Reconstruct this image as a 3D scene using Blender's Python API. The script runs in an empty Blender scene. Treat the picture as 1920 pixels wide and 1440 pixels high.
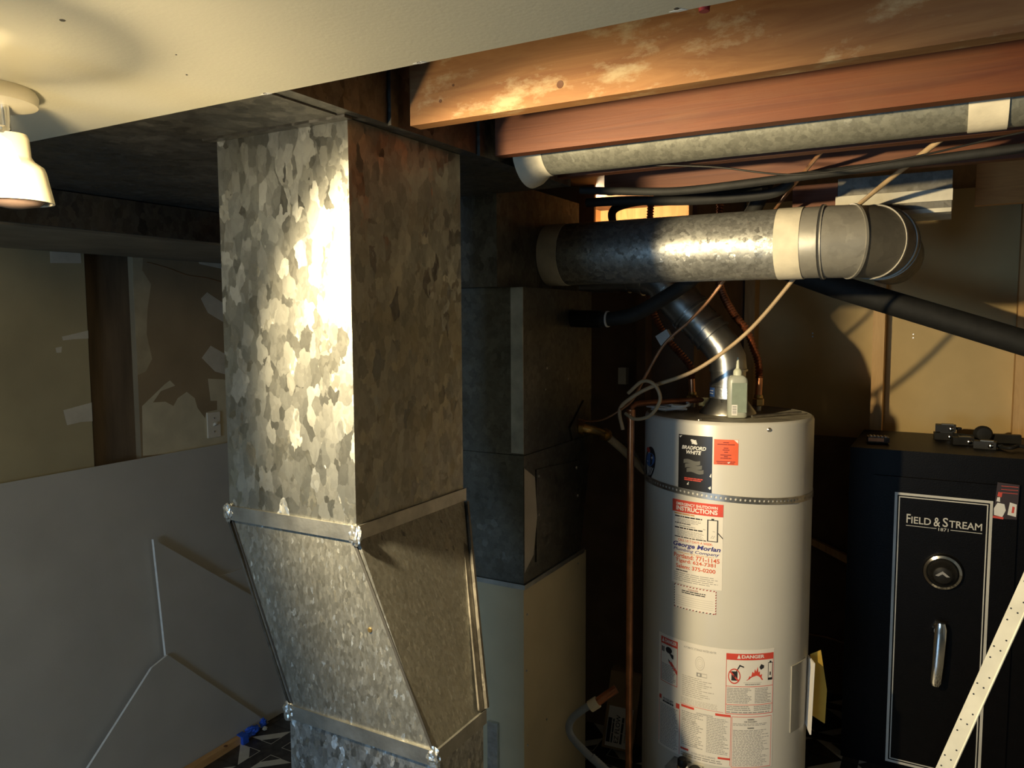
import bpy, bmesh, math, random
from mathutils import Vector, Matrix
random.seed(7)
SC = bpy.context.scene
COL = SC.collection
R = math.radians

# ------------------------------------------------------------------ camera
EYE = Vector((0, 0, 1.743))
YAW, PITCH, ROLL = R(29.34), R(4.77), R(-0.265)
cam_d = bpy.data.cameras.new('camera')
cam_d.sensor_width = 36.0
cam_d.sensor_fit = 'HORIZONTAL'
cam_d.lens = 36.0 * 1463.8 / 1920.0
cam_d.clip_start = 0.02
cam = bpy.data.objects.new('camera', cam_d)
COL.objects.link(cam)
_r = Vector((math.cos(YAW), math.sin(YAW), 0)); _fh = Vector((-math.sin(YAW), math.cos(YAW), 0)); _z = Vector((0, 0, 1))
_f = _fh * math.cos(PITCH) - _z * math.sin(PITCH); _u = _z * math.cos(PITCH) + _fh * math.sin(PITCH)
_R = _r * math.cos(ROLL) + _u * math.sin(ROLL); _U = _u * math.cos(ROLL) - _r * math.sin(ROLL)
M = Matrix((( _R.x, _U.x, -_f.x, EYE.x), (_R.y, _U.y, -_f.y, EYE.y), (_R.z, _U.z, -_f.z, EYE.z), (0, 0, 0, 1)))
cam.matrix_world = M
SC.camera = cam

# ------------------------------------------------------------------ world, daylight, exposure
W = bpy.data.worlds.new('world'); SC.world = W
W.use_nodes = True
W.node_tree.nodes['Background'].inputs[0].default_value = (0.55, 0.72, 1.0, 1)
W.node_tree.nodes['Background'].inputs[1].default_value = 0.6
SC.view_settings.view_transform = 'Standard'
SC.view_settings.look = 'None'
SC.view_settings.exposure = 0.12
SC.view_settings.gamma = 1.0
SC.view_settings.use_curve_mapping = False
BULB_STRENGTH = 900.0
SPOT_POWER = 175.0
WINDOW_POWER = 47.0
# daylight coming in through the window in the rear wall (behind the camera)
WX0, WX1, WZ0, WZ1, WY = -1.70, -0.50, 0.50, 1.55, -2.6
ad = bpy.data.lights.new('daylight', 'AREA')
ad.shape = 'RECTANGLE'; ad.size = WX1 - WX0; ad.size_y = WZ1 - WZ0
ad.energy = WINDOW_POWER; ad.color = (0.44, 0.70, 1.0)
al = bpy.data.objects.new('daylight', ad); COL.objects.link(al)
al.location = ((WX0 + WX1) / 2, WY - 0.12, (WZ0 + WZ1) / 2)
al.rotation_euler = (R(90), 0, 0)      # emits along +Y

# ------------------------------------------------------------------ materials
def nt(name):
    m = bpy.data.materials.new(name); m.use_nodes = True
    t = m.node_tree; return m, t, t.nodes, t.links, t.nodes['Principled BSDF']

def ramp(n, cols):
    r = n.new('ShaderNodeValToRGB'); e = r.color_ramp.elements
    while len(e) < len(cols): e.new(0.5)
    for i, (p, c) in enumerate(cols):
        e[i].position = p; e[i].color = (c[0], c[1], c[2], 1)
    return r

def coords(n, l, scale=(1, 1, 1)):
    tc = n.new('ShaderNodeTexCoord'); mp = n.new('ShaderNodeMapping')
    mp.inputs['Scale'].default_value = scale
    l.new(tc.outputs['Object'], mp.inputs['Vector']); return mp.outputs['Vector']

def plain(name, col, rough=0.6, metal=0.0, var=0.08, vscale=8.0, bump=0.0, bscale=120.0, coat=0.0, stretch=(1, 1, 1)):
    m, t, n, l, b = nt(name)
    v = coords(n, l, stretch)
    nz = n.new('ShaderNodeTexNoise'); nz.inputs['Scale'].default_value = vscale; nz.inputs['Detail'].default_value = 5
    l.new(v, nz.inputs['Vector'])
    lo = [max(0, c * (1 - var * 2)) for c in col]; hi = [min(1, c * (1 + var * 2)) for c in col]
    r = ramp(n, [(0.25, lo), (0.75, hi)]); l.new(nz.outputs['Fac'], r.inputs['Fac'])
    l.new(r.outputs['Color'], b.inputs['Base Color'])
    b.inputs['Roughness'].default_value = rough; b.inputs['Metallic'].default_value = metal
    b.inputs['Coat Weight'].default_value = coat
    if bump:
        n2 = n.new('ShaderNodeTexNoise'); n2.inputs['Scale'].default_value = bscale; n2.inputs['Detail'].default_value = 3
        l.new(v, n2.inputs['Vector'])
        bp = n.new('ShaderNodeBump'); bp.inputs['Strength'].default_value = bump; bp.inputs['Distance'].default_value = 0.002
        l.new(n2.outputs['Fac'], bp.inputs['Height']); l.new(bp.outputs['Normal'], b.inputs['Normal'])
    return m

def galv(name, scale=38.0, stretch=(1, 1, 0.62), k=0.22, col=(0.50, 0.51, 0.49), var=0.35, r0=0.28, r1=0.55, fine=2.6, metal=0.95, dirt=0.25):
    """zinc-coated sheet: spangle crystals, each tilted and polished a little differently"""
    m, t, n, l, b = nt(name)
    v = coords(n, l, stretch)
    nz = n.new('ShaderNodeTexNoise'); nz.inputs['Scale'].default_value = scale * 1.5; nz.inputs['Detail'].default_value = 3
    l.new(v, nz.inputs['Vector'])
    mixv = n.new('ShaderNodeVectorMath'); mixv.operation = 'SCALE'; mixv.inputs['Scale'].default_value = 0.95 / scale
    sub = n.new('ShaderNodeVectorMath'); sub.operation = 'SUBTRACT'; sub.inputs[1].default_value = (0.5, 0.5, 0.5)
    l.new(nz.outputs['Color'], sub.inputs[0]); l.new(sub.outputs[0], mixv.inputs[0])
    add = n.new('ShaderNodeVectorMath'); add.operation = 'ADD'
    l.new(v, add.inputs[0]); l.new(mixv.outputs[0], add.inputs[1])
    def vor(sc):
        vo = n.new('ShaderNodeTexVoronoi'); vo.inputs['Scale'].default_value = sc
        l.new(add.outputs[0], vo.inputs['Vector']); return vo
    v1, v2 = vor(scale), vor(scale * fine)
    s1 = n.new('ShaderNodeSeparateColor'); l.new(v1.outputs['Color'], s1.inputs[0])
    s2 = n.new('ShaderNodeSeparateColor'); l.new(v2.outputs['Color'], s2.inputs[0])
    def math_(op, a, bb, clamp=False):
        q = n.new('ShaderNodeMath'); q.operation = op; q.use_clamp = clamp
        for i, s in enumerate((a, bb)):
            if isinstance(s, (int, float)): q.inputs[i].default_value = s
            else: l.new(s, q.inputs[i])
        return q.outputs[0]
    val = math_('ADD', math_('MULTIPLY', s1.outputs[0], 0.65), math_('MULTIPLY', s2.outputs[1], 0.35))
    lo = [c * (1 - var) for c in col]; hi = [min(1, c * (1 + var)) for c in col]
    rc = ramp(n, [(0.15, lo), (0.85, hi)]); l.new(val, rc.inputs['Fac'])
    big = n.new('ShaderNodeTexNoise'); big.inputs['Scale'].default_value = 5.0; big.inputs['Detail'].default_value = 4
    l.new(v, big.inputs['Vector'])
    rd = ramp(n, [(0.3, (1 - dirt, 1 - dirt, 1 - dirt)), (0.7, (1, 1, 1))]); l.new(big.outputs['Fac'], rd.inputs['Fac'])
    mx = n.new('ShaderNodeMix'); mx.data_type = 'RGBA'; mx.blend_type = 'MULTIPLY'; mx.inputs[0].default_value = 1.0
    l.new(rc.outputs['Color'], mx.inputs[6]); l.new(rd.outputs['Color'], mx.inputs[7])
    l.new(mx.outputs[2], b.inputs['Base Color'])
    rr = math_('ADD', math_('MULTIPLY', s1.outputs[1], r1 - r0), r0); l.new(rr, b.inputs['Roughness'])
    b.inputs['Metallic'].default_value = metal
    # facet tilt
    mc = n.new('ShaderNodeMix'); mc.data_type = 'RGBA'; mc.inputs[0].default_value = 0.35
    l.new(v1.outputs['Color'], mc.inputs[6]); l.new(v2.outputs['Color'], mc.inputs[7])
    sb = n.new('ShaderNodeVectorMath'); sb.operation = 'SUBTRACT'; sb.inputs[1].default_value = (0.5, 0.5, 0.5)
    l.new(mc.outputs[2], sb.inputs[0])
    sk = n.new('ShaderNodeVectorMath'); sk.operation = 'SCALE'; l.new(math_('ADD', math_('MULTIPLY', math_('POWER', s1.outputs[2], 4.0), k * 3.2), k * 0.22), sk.inputs['Scale'])
    l.new(sb.outputs[0], sk.inputs[0])
    ge = n.new('ShaderNodeNewGeometry')
    an = n.new('ShaderNodeVectorMath'); an.operation = 'ADD'
    l.new(ge.outputs['Normal'], an.inputs[0]); l.new(sk.outputs[0], an.inputs[1])
    no = n.new('ShaderNodeVectorMath'); no.operation = 'NORMALIZE'; l.new(an.outputs[0], no.inputs[0])
    l.new(no.outputs[0], b.inputs['Normal'])
    return m

def wood(name, c1, c2, stretch=(1.2, 14, 14), rough=0.6, stain=None, sscale=3.0, var=0.5):
    m, t, n, l, b = nt(name)
    v = coords(n, l, stretch)
    nz = n.new('ShaderNodeTexNoise'); nz.inputs['Scale'].default_value = 2.2; nz.inputs['Detail'].default_value = 7
    nz.inputs['Roughness'].default_value = 0.65; nz.inputs['Distortion'].default_value = 1.4
    l.new(v, nz.inputs['Vector'])
    r = ramp(n, [(0.32, c1), (0.5, [(a + d) / 2 for a, d in zip(c1, c2)]), (0.68, c2)]); l.new(nz.outputs['Fac'], r.inputs['Fac'])
    out = r.outputs['Color']
    if stain:
        v2 = coords(n, l, (1, 2.2, 2.2))
        n2 = n.new('ShaderNodeTexNoise'); n2.inputs['Scale'].default_value = sscale; n2.inputs['Detail'].default_value = 6
        n2.inputs['Roughness'].default_value = 0.7
        l.new(v2, n2.inputs['Vector'])
        r2 = ramp(n, [(0.52, (0, 0, 0)), (0.66, (var, var, var))]); l.new(n2.outputs['Fac'], r2.inputs['Fac'])
        mx = n.new('ShaderNodeMix'); mx.data_type = 'RGBA'
        l.new(r2.outputs['Color'], mx.inputs[0]); l.new(out, mx.inputs[6]); mx.inputs[7].default_value = (*stain, 1)
        out = mx.outputs[2]
    l.new(out, b.inputs['Base Color']); b.inputs['Roughness'].default_value = rough
    bp = n.new('ShaderNodeBump'); bp.inputs['Strength'].default_value = 0.25; bp.inputs['Distance'].default_value = 0.002
    l.new(nz.outputs['Fac'], bp.inputs['Height']); l.new(bp.outputs['Normal'], b.inputs['Normal'])
    return m

def emit(name, col, s):
    m, t, n, l, b = nt(name)
    b.inputs['Base Color'].default_value = (*col, 1); b.inputs['Emission Color'].default_value = (*col, 1)
    b.inputs['Emission Strength'].default_value = s; return m

def glass(name, tint=(0.95, 0.98, 1.0)):
    m, t, n, l, b = nt(name)
    tr = n.new('ShaderNodeBsdfTransparent'); tr.inputs[0].default_value = (*tint, 1)
    gl = n.new('ShaderNodeBsdfGlossy'); gl.inputs['Roughness'].default_value = 0.05
    mx = n.new('ShaderNodeMixShader'); mx.inputs[0].default_value = 0.06
    l.new(tr.outputs[0], mx.inputs[1]); l.new(gl.outputs[0], mx.inputs[2])
    l.new(mx.outputs[0], n['Material Output'].inputs['Surface']); return m

G_BIG = galv('galvanized_large_spangle', 46, (1, 1, 0.6), 0.20, (0.35, 0.355, 0.33), 0.22, 0.30, 0.5)
G_FINE = galv('galvanized_fine_spangle', 180, (1, 1, 0.5), 0.16, (0.33, 0.33, 0.30), 0.16, 0.38, 0.55, metal=0.85)
G_MID = galv('galvanized_small_spangle', 96, (1, 1, 0.6), 0.18, (0.46, 0.47, 0.47), 0.38, 0.32, 0.52)
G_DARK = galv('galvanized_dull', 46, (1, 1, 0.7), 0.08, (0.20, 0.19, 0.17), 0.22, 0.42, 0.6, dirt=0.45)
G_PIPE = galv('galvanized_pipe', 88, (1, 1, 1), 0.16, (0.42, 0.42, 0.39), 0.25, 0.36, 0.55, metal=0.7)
G_ELBOW = galv('galvanized_elbow', 22, (1, 1, 1), 0.03, (0.40, 0.38, 0.33), 0.10, 0.45, 0.55, metal=0.5)
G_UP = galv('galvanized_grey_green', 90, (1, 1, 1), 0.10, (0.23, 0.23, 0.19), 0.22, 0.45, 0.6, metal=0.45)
G_ELB2 = galv('galvanized_elbow_dark', 22, (1, 1, 1), 0.03, (0.22, 0.20, 0.16), 0.10, 0.5, 0.6, metal=0.5)
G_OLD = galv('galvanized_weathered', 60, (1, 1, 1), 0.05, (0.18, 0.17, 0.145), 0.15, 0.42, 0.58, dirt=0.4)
VENT = galv('vent_metal', 18, (1, 1, 1), 0.04, (0.55, 0.54, 0.50), 0.08, 0.26, 0.36)
FOIL = plain('foil_tape', (0.62, 0.63, 0.62), 0.35, 0.95, 0.1, 30, 0.8, 60)
CLEAT = plain('cleat_steel', (0.42, 0.42, 0.40), 0.42, 0.95, 0.15, 20, 0.3, 80)
SEAMDK = plain('seam_shadow_gap', (0.03, 0.03, 0.03), 0.8)
TAPE = plain('cream_duct_tape', (0.66, 0.60, 0.46), 0.7, 0, 0.08, 20, 0.25, 90)
CEIL = plain('ceiling_board_paint', (0.66, 0.62, 0.48), 0.85, 0, 0.03, 3, 0.15, 160)
DRY = plain('drywall_paper_grey', (0.40, 0.395, 0.37), 0.9, 0, 0.04, 5, 0.12, 200)
CORE = plain('gypsum_core', (0.78, 0.77, 0.73), 0.95, 0, 0.05, 40, 0.4, 150)
WALLP = plain('left_wall_panel', (0.33, 0.285, 0.17), 0.8, 0, 0.10, 3.5, 0.1, 150)
WALLR = plain('left_wall_torn_panel', (0.27, 0.205, 0.12), 0.85, 0, 0.10, 5, 0.15, 120)
MUD = plain('joint_compound', (0.50, 0.47, 0.39), 0.85, 0, 0.06, 20, 0.3, 60)
OLDP = plain('old_cream_paint', (0.52, 0.47, 0.33), 0.7, 0, 0.08, 12, 0.15, 90)
MUDT = plain('thin_skim', (0.40, 0.34, 0.22), 0.85, 0, 0.1, 12)
BROWN = plain('dark_brown_board', (0.105, 0.075, 0.045), 0.8, 0, 0.2, 20, 0.4, 60, stretch=(1, 1, 0.15))
PAPER = plain('kraft_paper_board', (0.60, 0.44, 0.21), 0.88, 0, 0.06, 4, 0.1, 150)
CAB = plain('furnace_enamel_tan', (0.52, 0.44, 0.28), 0.5, 0, 0.05, 6, 0.1, 200)
JOIST = wood('joist_fir', (0.23, 0.095, 0.028), (0.36, 0.175, 0.06), (1.6, 10, 13), 0.62, (0.50, 0.38, 0.21), 8.0, 0.85)
JOIST2 = wood('joist_red_fir', (0.095, 0.023, 0.005), (0.150, 0.042, 0.0095), (0.8, 14, 22), 0.6, (0.15, 0.07, 0.025), 2.0, 0.3)
ORNG = wood('joist_orange_fir', (0.36, 0.15, 0.03), (0.52, 0.24, 0.055), (1.6, 10, 13), 0.6)
STUD = wood('stud_fir', (0.52, 0.30, 0.11), (0.68, 0.43, 0.18), (12, 12, 1.2), 0.6)
PINE = wood('pine_strip', (0.50, 0.27, 0.10), (0.66, 0.40, 0.17), (12, 1.5, 12), 0.6)
SUB = wood('subfloor_planks', (0.10, 0.06, 0.035), (0.17, 0.10, 0.05), (8, 1, 1), 0.8)
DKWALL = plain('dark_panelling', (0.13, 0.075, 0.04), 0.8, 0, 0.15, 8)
TANK = plain('heater_enamel', (0.60, 0.58, 0.53), 0.32, 0, 0.015, 4, coat=0.15)
TANKTOP = plain('heater_top_dusty', (0.30, 0.27, 0.21), 0.55, 0, 0.25, 22)
COPPER = plain('copper', (0.62, 0.27, 0.13), 0.32, 0.95, 0.15, 20)
COPPERD = plain('aged_copper', (0.30, 0.11, 0.05), 0.45, 0.8, 0.25, 25)
BRASS = plain('brass', (0.60, 0.40, 0.15), 0.32, 0.95, 0.12, 30)
CHROME = plain('chrome', (0.80, 0.79, 0.76), 0.12, 1.0, 0.02, 10)
STEEL = plain('strap_steel', (0.48, 0.46, 0.42), 0.38, 0.95, 0.15, 40)
BLACK = plain('black_enamel', (0.0035, 0.003, 0.0028), 0.42, 0, 0.1, 30, 0.25, 260)
BLACK.node_tree.nodes['Principled BSDF'].inputs['Specular IOR Level'].default_value = 0.10
BLACKR = plain('black_rubber', (0.010, 0.010, 0.009), 0.75, 0, 0.2, 30, 0.3, 90)
BLACKP = plain('black_plastic', (0.014, 0.013, 0.011), 0.5, 0, 0.2, 30)
BLACKP.node_tree.nodes['Principled BSDF'].inputs['Specular IOR Level'].default_value = 0.25
CABLE = plain('tan_cable', (0.42, 0.30, 0.17), 0.55, 0, 0.1, 20)
CABLEB = plain('brown_tubing', (0.36, 0.18, 0.09), 0.45, 0.4, 0.15, 20)
GREYH = plain('grey_hose', (0.20, 0.22, 0.25), 0.5, 0, 0.1, 20)
WHITEP = plain('white_plastic', (0.74, 0.72, 0.67), 0.45, 0, 0.04, 20)
IVORY = plain('ivory_plastic', (0.66, 0.62, 0.52), 0.4, 0, 0.03, 20)
LABEL = plain('label_paper', (0.80, 0.76, 0.70), 0.55, 0, 0.02, 10)
INK_K = plain('ink_black', (0.02, 0.02, 0.025), 0.6)
INK_G = plain('ink_grey', (0.34, 0.33, 0.32), 0.6)
INK_L = plain('ink_faint', (0.52, 0.49, 0.45), 0.6)
INK_R = plain('ink_red', (0.66, 0.07, 0.045), 0.55)
INK_RT = plain('ink_red_text', (0.62, 0.10, 0.03), 0.55)
INK_B = plain('ink_navy', (0.03, 0.03, 0.22), 0.55)
INK_W = plain('ink_white', (0.82, 0.80, 0.76), 0.55)
INK_Y = plain('ink_orange', (0.62, 0.28, 0.05), 0.55)
ORANGE = plain('sticker_orange_red', (0.80, 0.13, 0.05), 0.5)
STBLUE = plain('sticker_blue', (0.07, 0.16, 0.42), 0.45)
YELLOW = plain('yellow_card', (0.66, 0.44, 0.08), 0.7)
CARD = plain('cardboard', (0.33, 0.23, 0.12), 0.85, 0, 0.08, 12)
BLUET = plain('blue_painters_tape', (0.02, 0.10, 0.62), 0.6, 0, 0.12, 40, 0.6, 60)
TILEK = plain('vinyl_dark_marble', (0.045, 0.04, 0.036), 0.35, 0, 0.4, 30)
TILEW = plain('vinyl_cream', (0.58, 0.57, 0.50), 0.4, 0, 0.05, 30)
BEADM = plain('corner_bead_white', (0.66, 0.64, 0.54), 0.5, 0, 0.06, 20)
BEIGE = plain('lamp_beige_enamel', (0.62, 0.56, 0.42), 0.45, 0, 0.03, 10)
REDP = plain('red_plastic', (0.30, 0.02, 0.02), 0.5)
GREENB = plain('bottle_plastic', (0.40, 0.42, 0.36), 0.35, 0, 0.05, 20)
GREENL = plain('bottle_label', (0.25, 0.30, 0.24), 0.5, 0, 0.06, 40)
CAPG = plain('bottle_cap_cream', (0.62, 0.64, 0.50), 0.45)
PVC = plain('pvc_beige', (0.62, 0.52, 0.36), 0.45)
PLASTER = plain('plaster_wall', (0.52, 0.48, 0.40), 0.85, 0, 0.05, 3)
WRAP = plain('white_foam_wrap', (0.56, 0.53, 0.44), 0.75, 0, 0.12, 14, 0.4, 50)
GLASS = glass('window_glass')
def frosted(name, thru):
    m, t, n, l, b = nt(name)
    b.inputs['Base Color'].default_value = (0.7, 0.68, 0.6, 1); b.inputs['Roughness'].default_value = 0.5
    tr = n.new('ShaderNodeBsdfTransparent'); mx = n.new('ShaderNodeMixShader'); mx.inputs[0].default_value = thru
    l.new(b.outputs[0], mx.inputs[1]); l.new(tr.outputs[0], mx.inputs[2]); l.new(mx.outputs[0], n['Material Output'].inputs['Surface']); return m
SHIELD = frosted('bulb_shield', 0.24)      # for the shield added over the bulb; two walls: about 6 % of the light passes straight through
BULBM = emit('bulb_glow', (1.0, 0.79, 0.45), BULB_STRENGTH)
BULB2 = emit('bare_bulb_glow', (1.0, 0.80, 0.52), 480.0)

# ------------------------------------------------------------------ mesh helpers (coordinates are in the current group's scale)
def NB(): return bmesh.new()
def V(*a): return Vector(a)
ORG = {}
# image-derived coordinates; k and dz rescale each group about the camera eye
EYE_SCALES = {'room': (1.0, 0.0), 'near': (0.83, 0.249), 'left': (0.9686, 0.0), 'mid': (0.9545, 0.025), 'far': (1.079, -0.1992)}
SCALE_KEY = 'room'
def eye_scale(n):
    global SCALE_KEY
    SCALE_KEY = n
def mt(p, n=None):
    k, dz = EYE_SCALES[n or SCALE_KEY]; p = Vector(p); return Vector((p.x * k, p.y * k, p.z * k + dz))

def tag(o, label=None, cat=None, group=None, kind=None):
    if label: o['label'] = label
    if cat: o['category'] = cat
    if group: o['group'] = group
    if kind: o['kind'] = kind
    return o

def thing(name, loc, label, cat, group=None, kind=None):
    o = bpy.data.objects.new(name, None); COL.objects.link(o)
    o.empty_display_size = 0.05
    loc = mt(loc); o.location = loc; ORG[o] = loc
    return tag(o, label, cat, group, kind)

def fin(bm, name, mat, parent=None, loc=None, smooth=40, bevel=0.0, label=None):
    """link the bmesh as ONE mesh object; child of parent, or top level with its origin at loc"""
    if bevel:
        es = [e for e in bm.edges if len(e.link_faces) == 2 and e.calc_face_angle(0) > R(35)]
        bmesh.ops.bevel(bm, geom=es, offset=bevel, segments=2, affect='EDGES', clamp_overlap=True)
    org = ORG[parent] if parent is not None else mt(loc if loc is not None else (0, 0, 0))
    for v in bm.verts: v.co = mt(v.co) - org
    bmesh.ops.recalc_face_normals(bm, faces=bm.faces)
    me = bpy.data.meshes.new(name); bm.to_mesh(me); bm.free()
    for m in (mat if isinstance(mat, (list, tuple)) else [mat]): me.materials.append(m)
    if smooth:
        for p in me.polygons: p.use_smooth = True
        me.set_sharp_from_angle(angle=R(smooth))
    o = bpy.data.objects.new(name, me); COL.objects.link(o)
    if parent is not None: o.parent = parent
    else: o.location = org
    ORG[o] = org
    if label: o['label'] = label
    return o

def quad(bm, pts, mi=0):
    f = bm.faces.new([bm.verts.new(p) for p in pts]); f.material_index = mi; return f

def hexa(bm, a, b, mi=0):
    """a, b: two rings of four points"""
    va = [bm.verts.new(p) for p in a]; vb = [bm.verts.new(p) for p in b]
    fs = [bm.faces.new(va[::-1]), bm.faces.new(vb)]
    for i in range(4):
        j = (i + 1) % 4; fs.append(bm.faces.new([va[i], va[j], vb[j], vb[i]]))
    for f in fs: f.material_index = mi
    return fs

def box(bm, x0, x1, y0, y1, z0, z1, mi=0):
    return hexa(bm, [(x0, y0, z0), (x1, y0, z0), (x1, y1, z0), (x0, y1, z0)], [(x0, y0, z1), (x1, y0, z1), (x1, y1, z1), (x0, y1, z1)], mi)

def obox(bm, c, ax, ay, az, hx, hy, hz, mi=0):
    c = Vector(c); ax, ay, az = Vector(ax).normalized() * hx, Vector(ay).normalized() * hy, Vector(az).normalized() * hz
    return hexa(bm, [c - ax - ay - az, c + ax - ay - az, c + ax + ay - az, c - ax + ay - az], [c - ax - ay + az, c + ax - ay + az, c + ax + ay + az, c - ax + ay + az], mi)

def prism(bm, pts, off, mi=0, side=None):
    off = Vector(off); a = [bm.verts.new(p) for p in pts]; b = [bm.verts.new(Vector(p) + off) for p in pts]
    n = len(pts)
    f1 = bm.faces.new(a[::-1]); f2 = bm.faces.new(b); f1.material_index = f2.material_index = mi
    for i in range(n):
        j = (i + 1) % n; f = bm.faces.new([a[i], a[j], b[j], b[i]]); f.material_index = mi if side is None else side

def tube(bm, pts, r, seg=14, cap=True, mi=0):
    pts = [Vector(p) for p in pts]; n = len(pts)
    rs = r if isinstance(r, (list, tuple)) else [r] * n
    t0 = (pts[1] - pts[0]).normalized()
    ref = Vector((0, 0, 1)) if abs(t0.z) < 0.9 else Vector((1, 0, 0))
    u = t0.cross(ref).normalized(); prev = t0; rings = []
    for i in range(n):
        if i == 0: t = t0
        elif i == n - 1: t = (pts[i] - pts[i - 1]).normalized()
        else:
            d = (pts[i + 1] - pts[i]).normalized() + (pts[i] - pts[i - 1]).normalized()
            t = d.normalized() if d.length > 1e-6 else prev
        if prev.cross(t).length > 1e-6: u = prev.rotation_difference(t) @ u
        u = (u - t * u.dot(t)).normalized(); w = t.cross(u); prev = t
        rings.append([bm.verts.new(pts[i] + (u * math.cos(a) + w * math.sin(a)) * rs[i]) for a in [2 * math.pi * k / seg for k in range(seg)]])
    for i in range(n - 1):
        for k in range(seg):
            j = (k + 1) % seg; f = bm.faces.new([rings[i][k], rings[i][j], rings[i + 1][j], rings[i + 1][k]]); f.material_index = mi
    if cap:
        for ring in (rings[0][::-1], rings[-1]):
            f = bm.faces.new(ring); f.material_index = mi

def ring_band(bm, c, axis, r0, r1, w, seg=40, mi=0):
    """solid ring of inner radius r0, outer radius r1 and width w about an axis"""
    c = Vector(c); t = Vector(axis).normalized(); ref = Vector((0, 0, 1)) if abs(t.z) < 0.9 else Vector((1, 0, 0))
    u = t.cross(ref).normalized(); q = t.cross(u); L = []
    for k in range(seg):
        a = 2 * math.pi * k / seg; d = u * math.cos(a) + q * math.sin(a)
        L.append([bm.verts.new(c + d * r + t * s) for r, s in ((r0, -w / 2), (r1, -w / 2), (r1, w / 2), (r0, w / 2))])
    for k in range(seg):
        j = (k + 1) % seg
        for i in range(4):
            m = (i + 1) % 4; f = bm.faces.new([L[k][i], L[k][m], L[j][m], L[j][i]]); f.material_index = mi

def lathe(bm, c, axis, prof, seg=40, mi=0, capA=True, capB=True):
    c = Vector(c); t = Vector(axis).normalized(); ref = Vector((0, 0, 1)) if abs(t.z) < 0.9 else Vector((1, 0, 0))
    u = t.cross(ref).normalized(); q = t.cross(u); L = []
    for r, s in prof:
        L.append([bm.verts.new(c + t * s + (u * math.cos(2 * math.pi * k / seg) + q * math.sin(2 * math.pi * k / seg)) * r) for k in range(seg)])
    for i in range(len(L) - 1):
        for k in range(seg):
            j = (k + 1) % seg; f = bm.faces.new([L[i][k], L[i][j], L[i + 1][j], L[i + 1][k]]); f.material_index = mi
    if capA: bm.faces.new(L[0][::-1]).material_index = mi
    if capB: bm.faces.new(L[-1]).material_index = mi

def spline(pts, n=8):
    P = [Vector(p) for p in pts]; P = [P[0] * 2 - P[1]] + P + [P[-1] * 2 - P[-2]]; out = []
    for i in range(1, len(P) - 2):
        a, b, c, d = P[i - 1], P[i], P[i + 1], P[i + 2]
        for k in range(n):
            t = k / n
            out.append(0.5 * ((2 * b) + (c - a) * t + (2 * a - 5 * b + 4 * c - d) * t * t + (3 * b - a - 3 * c + d) * t ** 3))
    out.append(P[-2]); return out

def resample(pts, step):
    L = [0]
    for a, b in zip(pts, pts[1:]): L.append(L[-1] + (b - a).length)
    n = max(2, int(L[-1] / step)); out = []; j = 0
    for k in range(n + 1):
        s = L[-1] * k / n
        while j < len(pts) - 2 and L[j + 1] < s: j += 1
        t = (s - L[j]) / max(1e-9, L[j + 1] - L[j]); out.append(pts[j].lerp(pts[j + 1], t))
    return out

# surfaces that carry print
class CylS:
    def __init__(s, cx, cy, r, a0, a1, z0, z1): s.cx, s.cy, s.r, s.a0, s.a1, s.z0, s.z1 = cx, cy, r, a0, a1, z0, z1; s.du = 30
    def __call__(s, u, v, off=0.0):
        a = R(s.a0 + (s.a1 - s.a0) * u); r = s.r + off
        return Vector((s.cx + r * math.cos(a), s.cy + r * math.sin(a), s.z0 + (s.z1 - s.z0) * v))
class FlatS:
    def __init__(s, o, du, dv): s.o, s.u, s.v = Vector(o), Vector(du), Vector(dv); s.n = s.u.cross(s.v).normalized(); s.du = 1
    def __call__(s, u, v, off=0.0): return s.o + s.u * u + s.v * v + s.n * off

def prect(bm, S, u0, v0, u1, v1, off, mi=0):
    n = max(1, int(math.ceil(abs(u1 - u0) * S.du)))
    for i in range(n):
        a, b = u0 + (u1 - u0) * i / n, u0 + (u1 - u0) * (i + 1) / n
        quad(bm, [S(a, v0, off), S(b, v0, off), S(b, v1, off), S(a, v1, off)], mi)
def pframe(bm, S, u0, v0, u1, v1, wu, wv, off, mi=0):
    prect(bm, S, u0, v0, u1, v0 + wv, off, mi); prect(bm, S, u0, v1 - wv, u1, v1, off, mi)
    prect(bm, S, u0, v0 + wv, u0 + wu, v1 - wv, off, mi); prect(bm, S, u1 - wu, v0 + wv, u1, v1 - wv, off, mi)
def ppoly(bm, S, pts, off, mi=0): quad(bm, [S(u, v, off) for u, v in pts], mi)
def pslab(bm, S, u0, v0, u1, v1, t, mi=0):
    """thin solid sheet lying on the surface"""
    n = max(1, int(math.ceil(abs(u1 - u0) * S.du))); A = []; B = []
    for i in range(n + 1):
        u = u0 + (u1 - u0) * i / n
        A.append([bm.verts.new(S(u, v, 0.0002)) for v in (v0, v1)]); B.append([bm.verts.new(S(u, v, t)) for v in (v0, v1)])
    for i in range(n):
        bm.faces.new([B[i][0], B[i + 1][0], B[i + 1][1], B[i][1]]); bm.faces.new([A[i][1], A[i + 1][1], A[i + 1][0], A[i][0]])
        bm.faces.new([A[i][0], A[i + 1][0], B[i + 1][0], B[i][0]]); bm.faces.new([A[i + 1][1], A[i][1], B[i][1], B[i + 1][1]])
    bm.faces.new([A[0][1], A[0][0], B[0][0], B[0][1]]); bm.faces.new([A[n][0], A[n][1], B[n][1], B[n][0]])
_TC = {}
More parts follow.
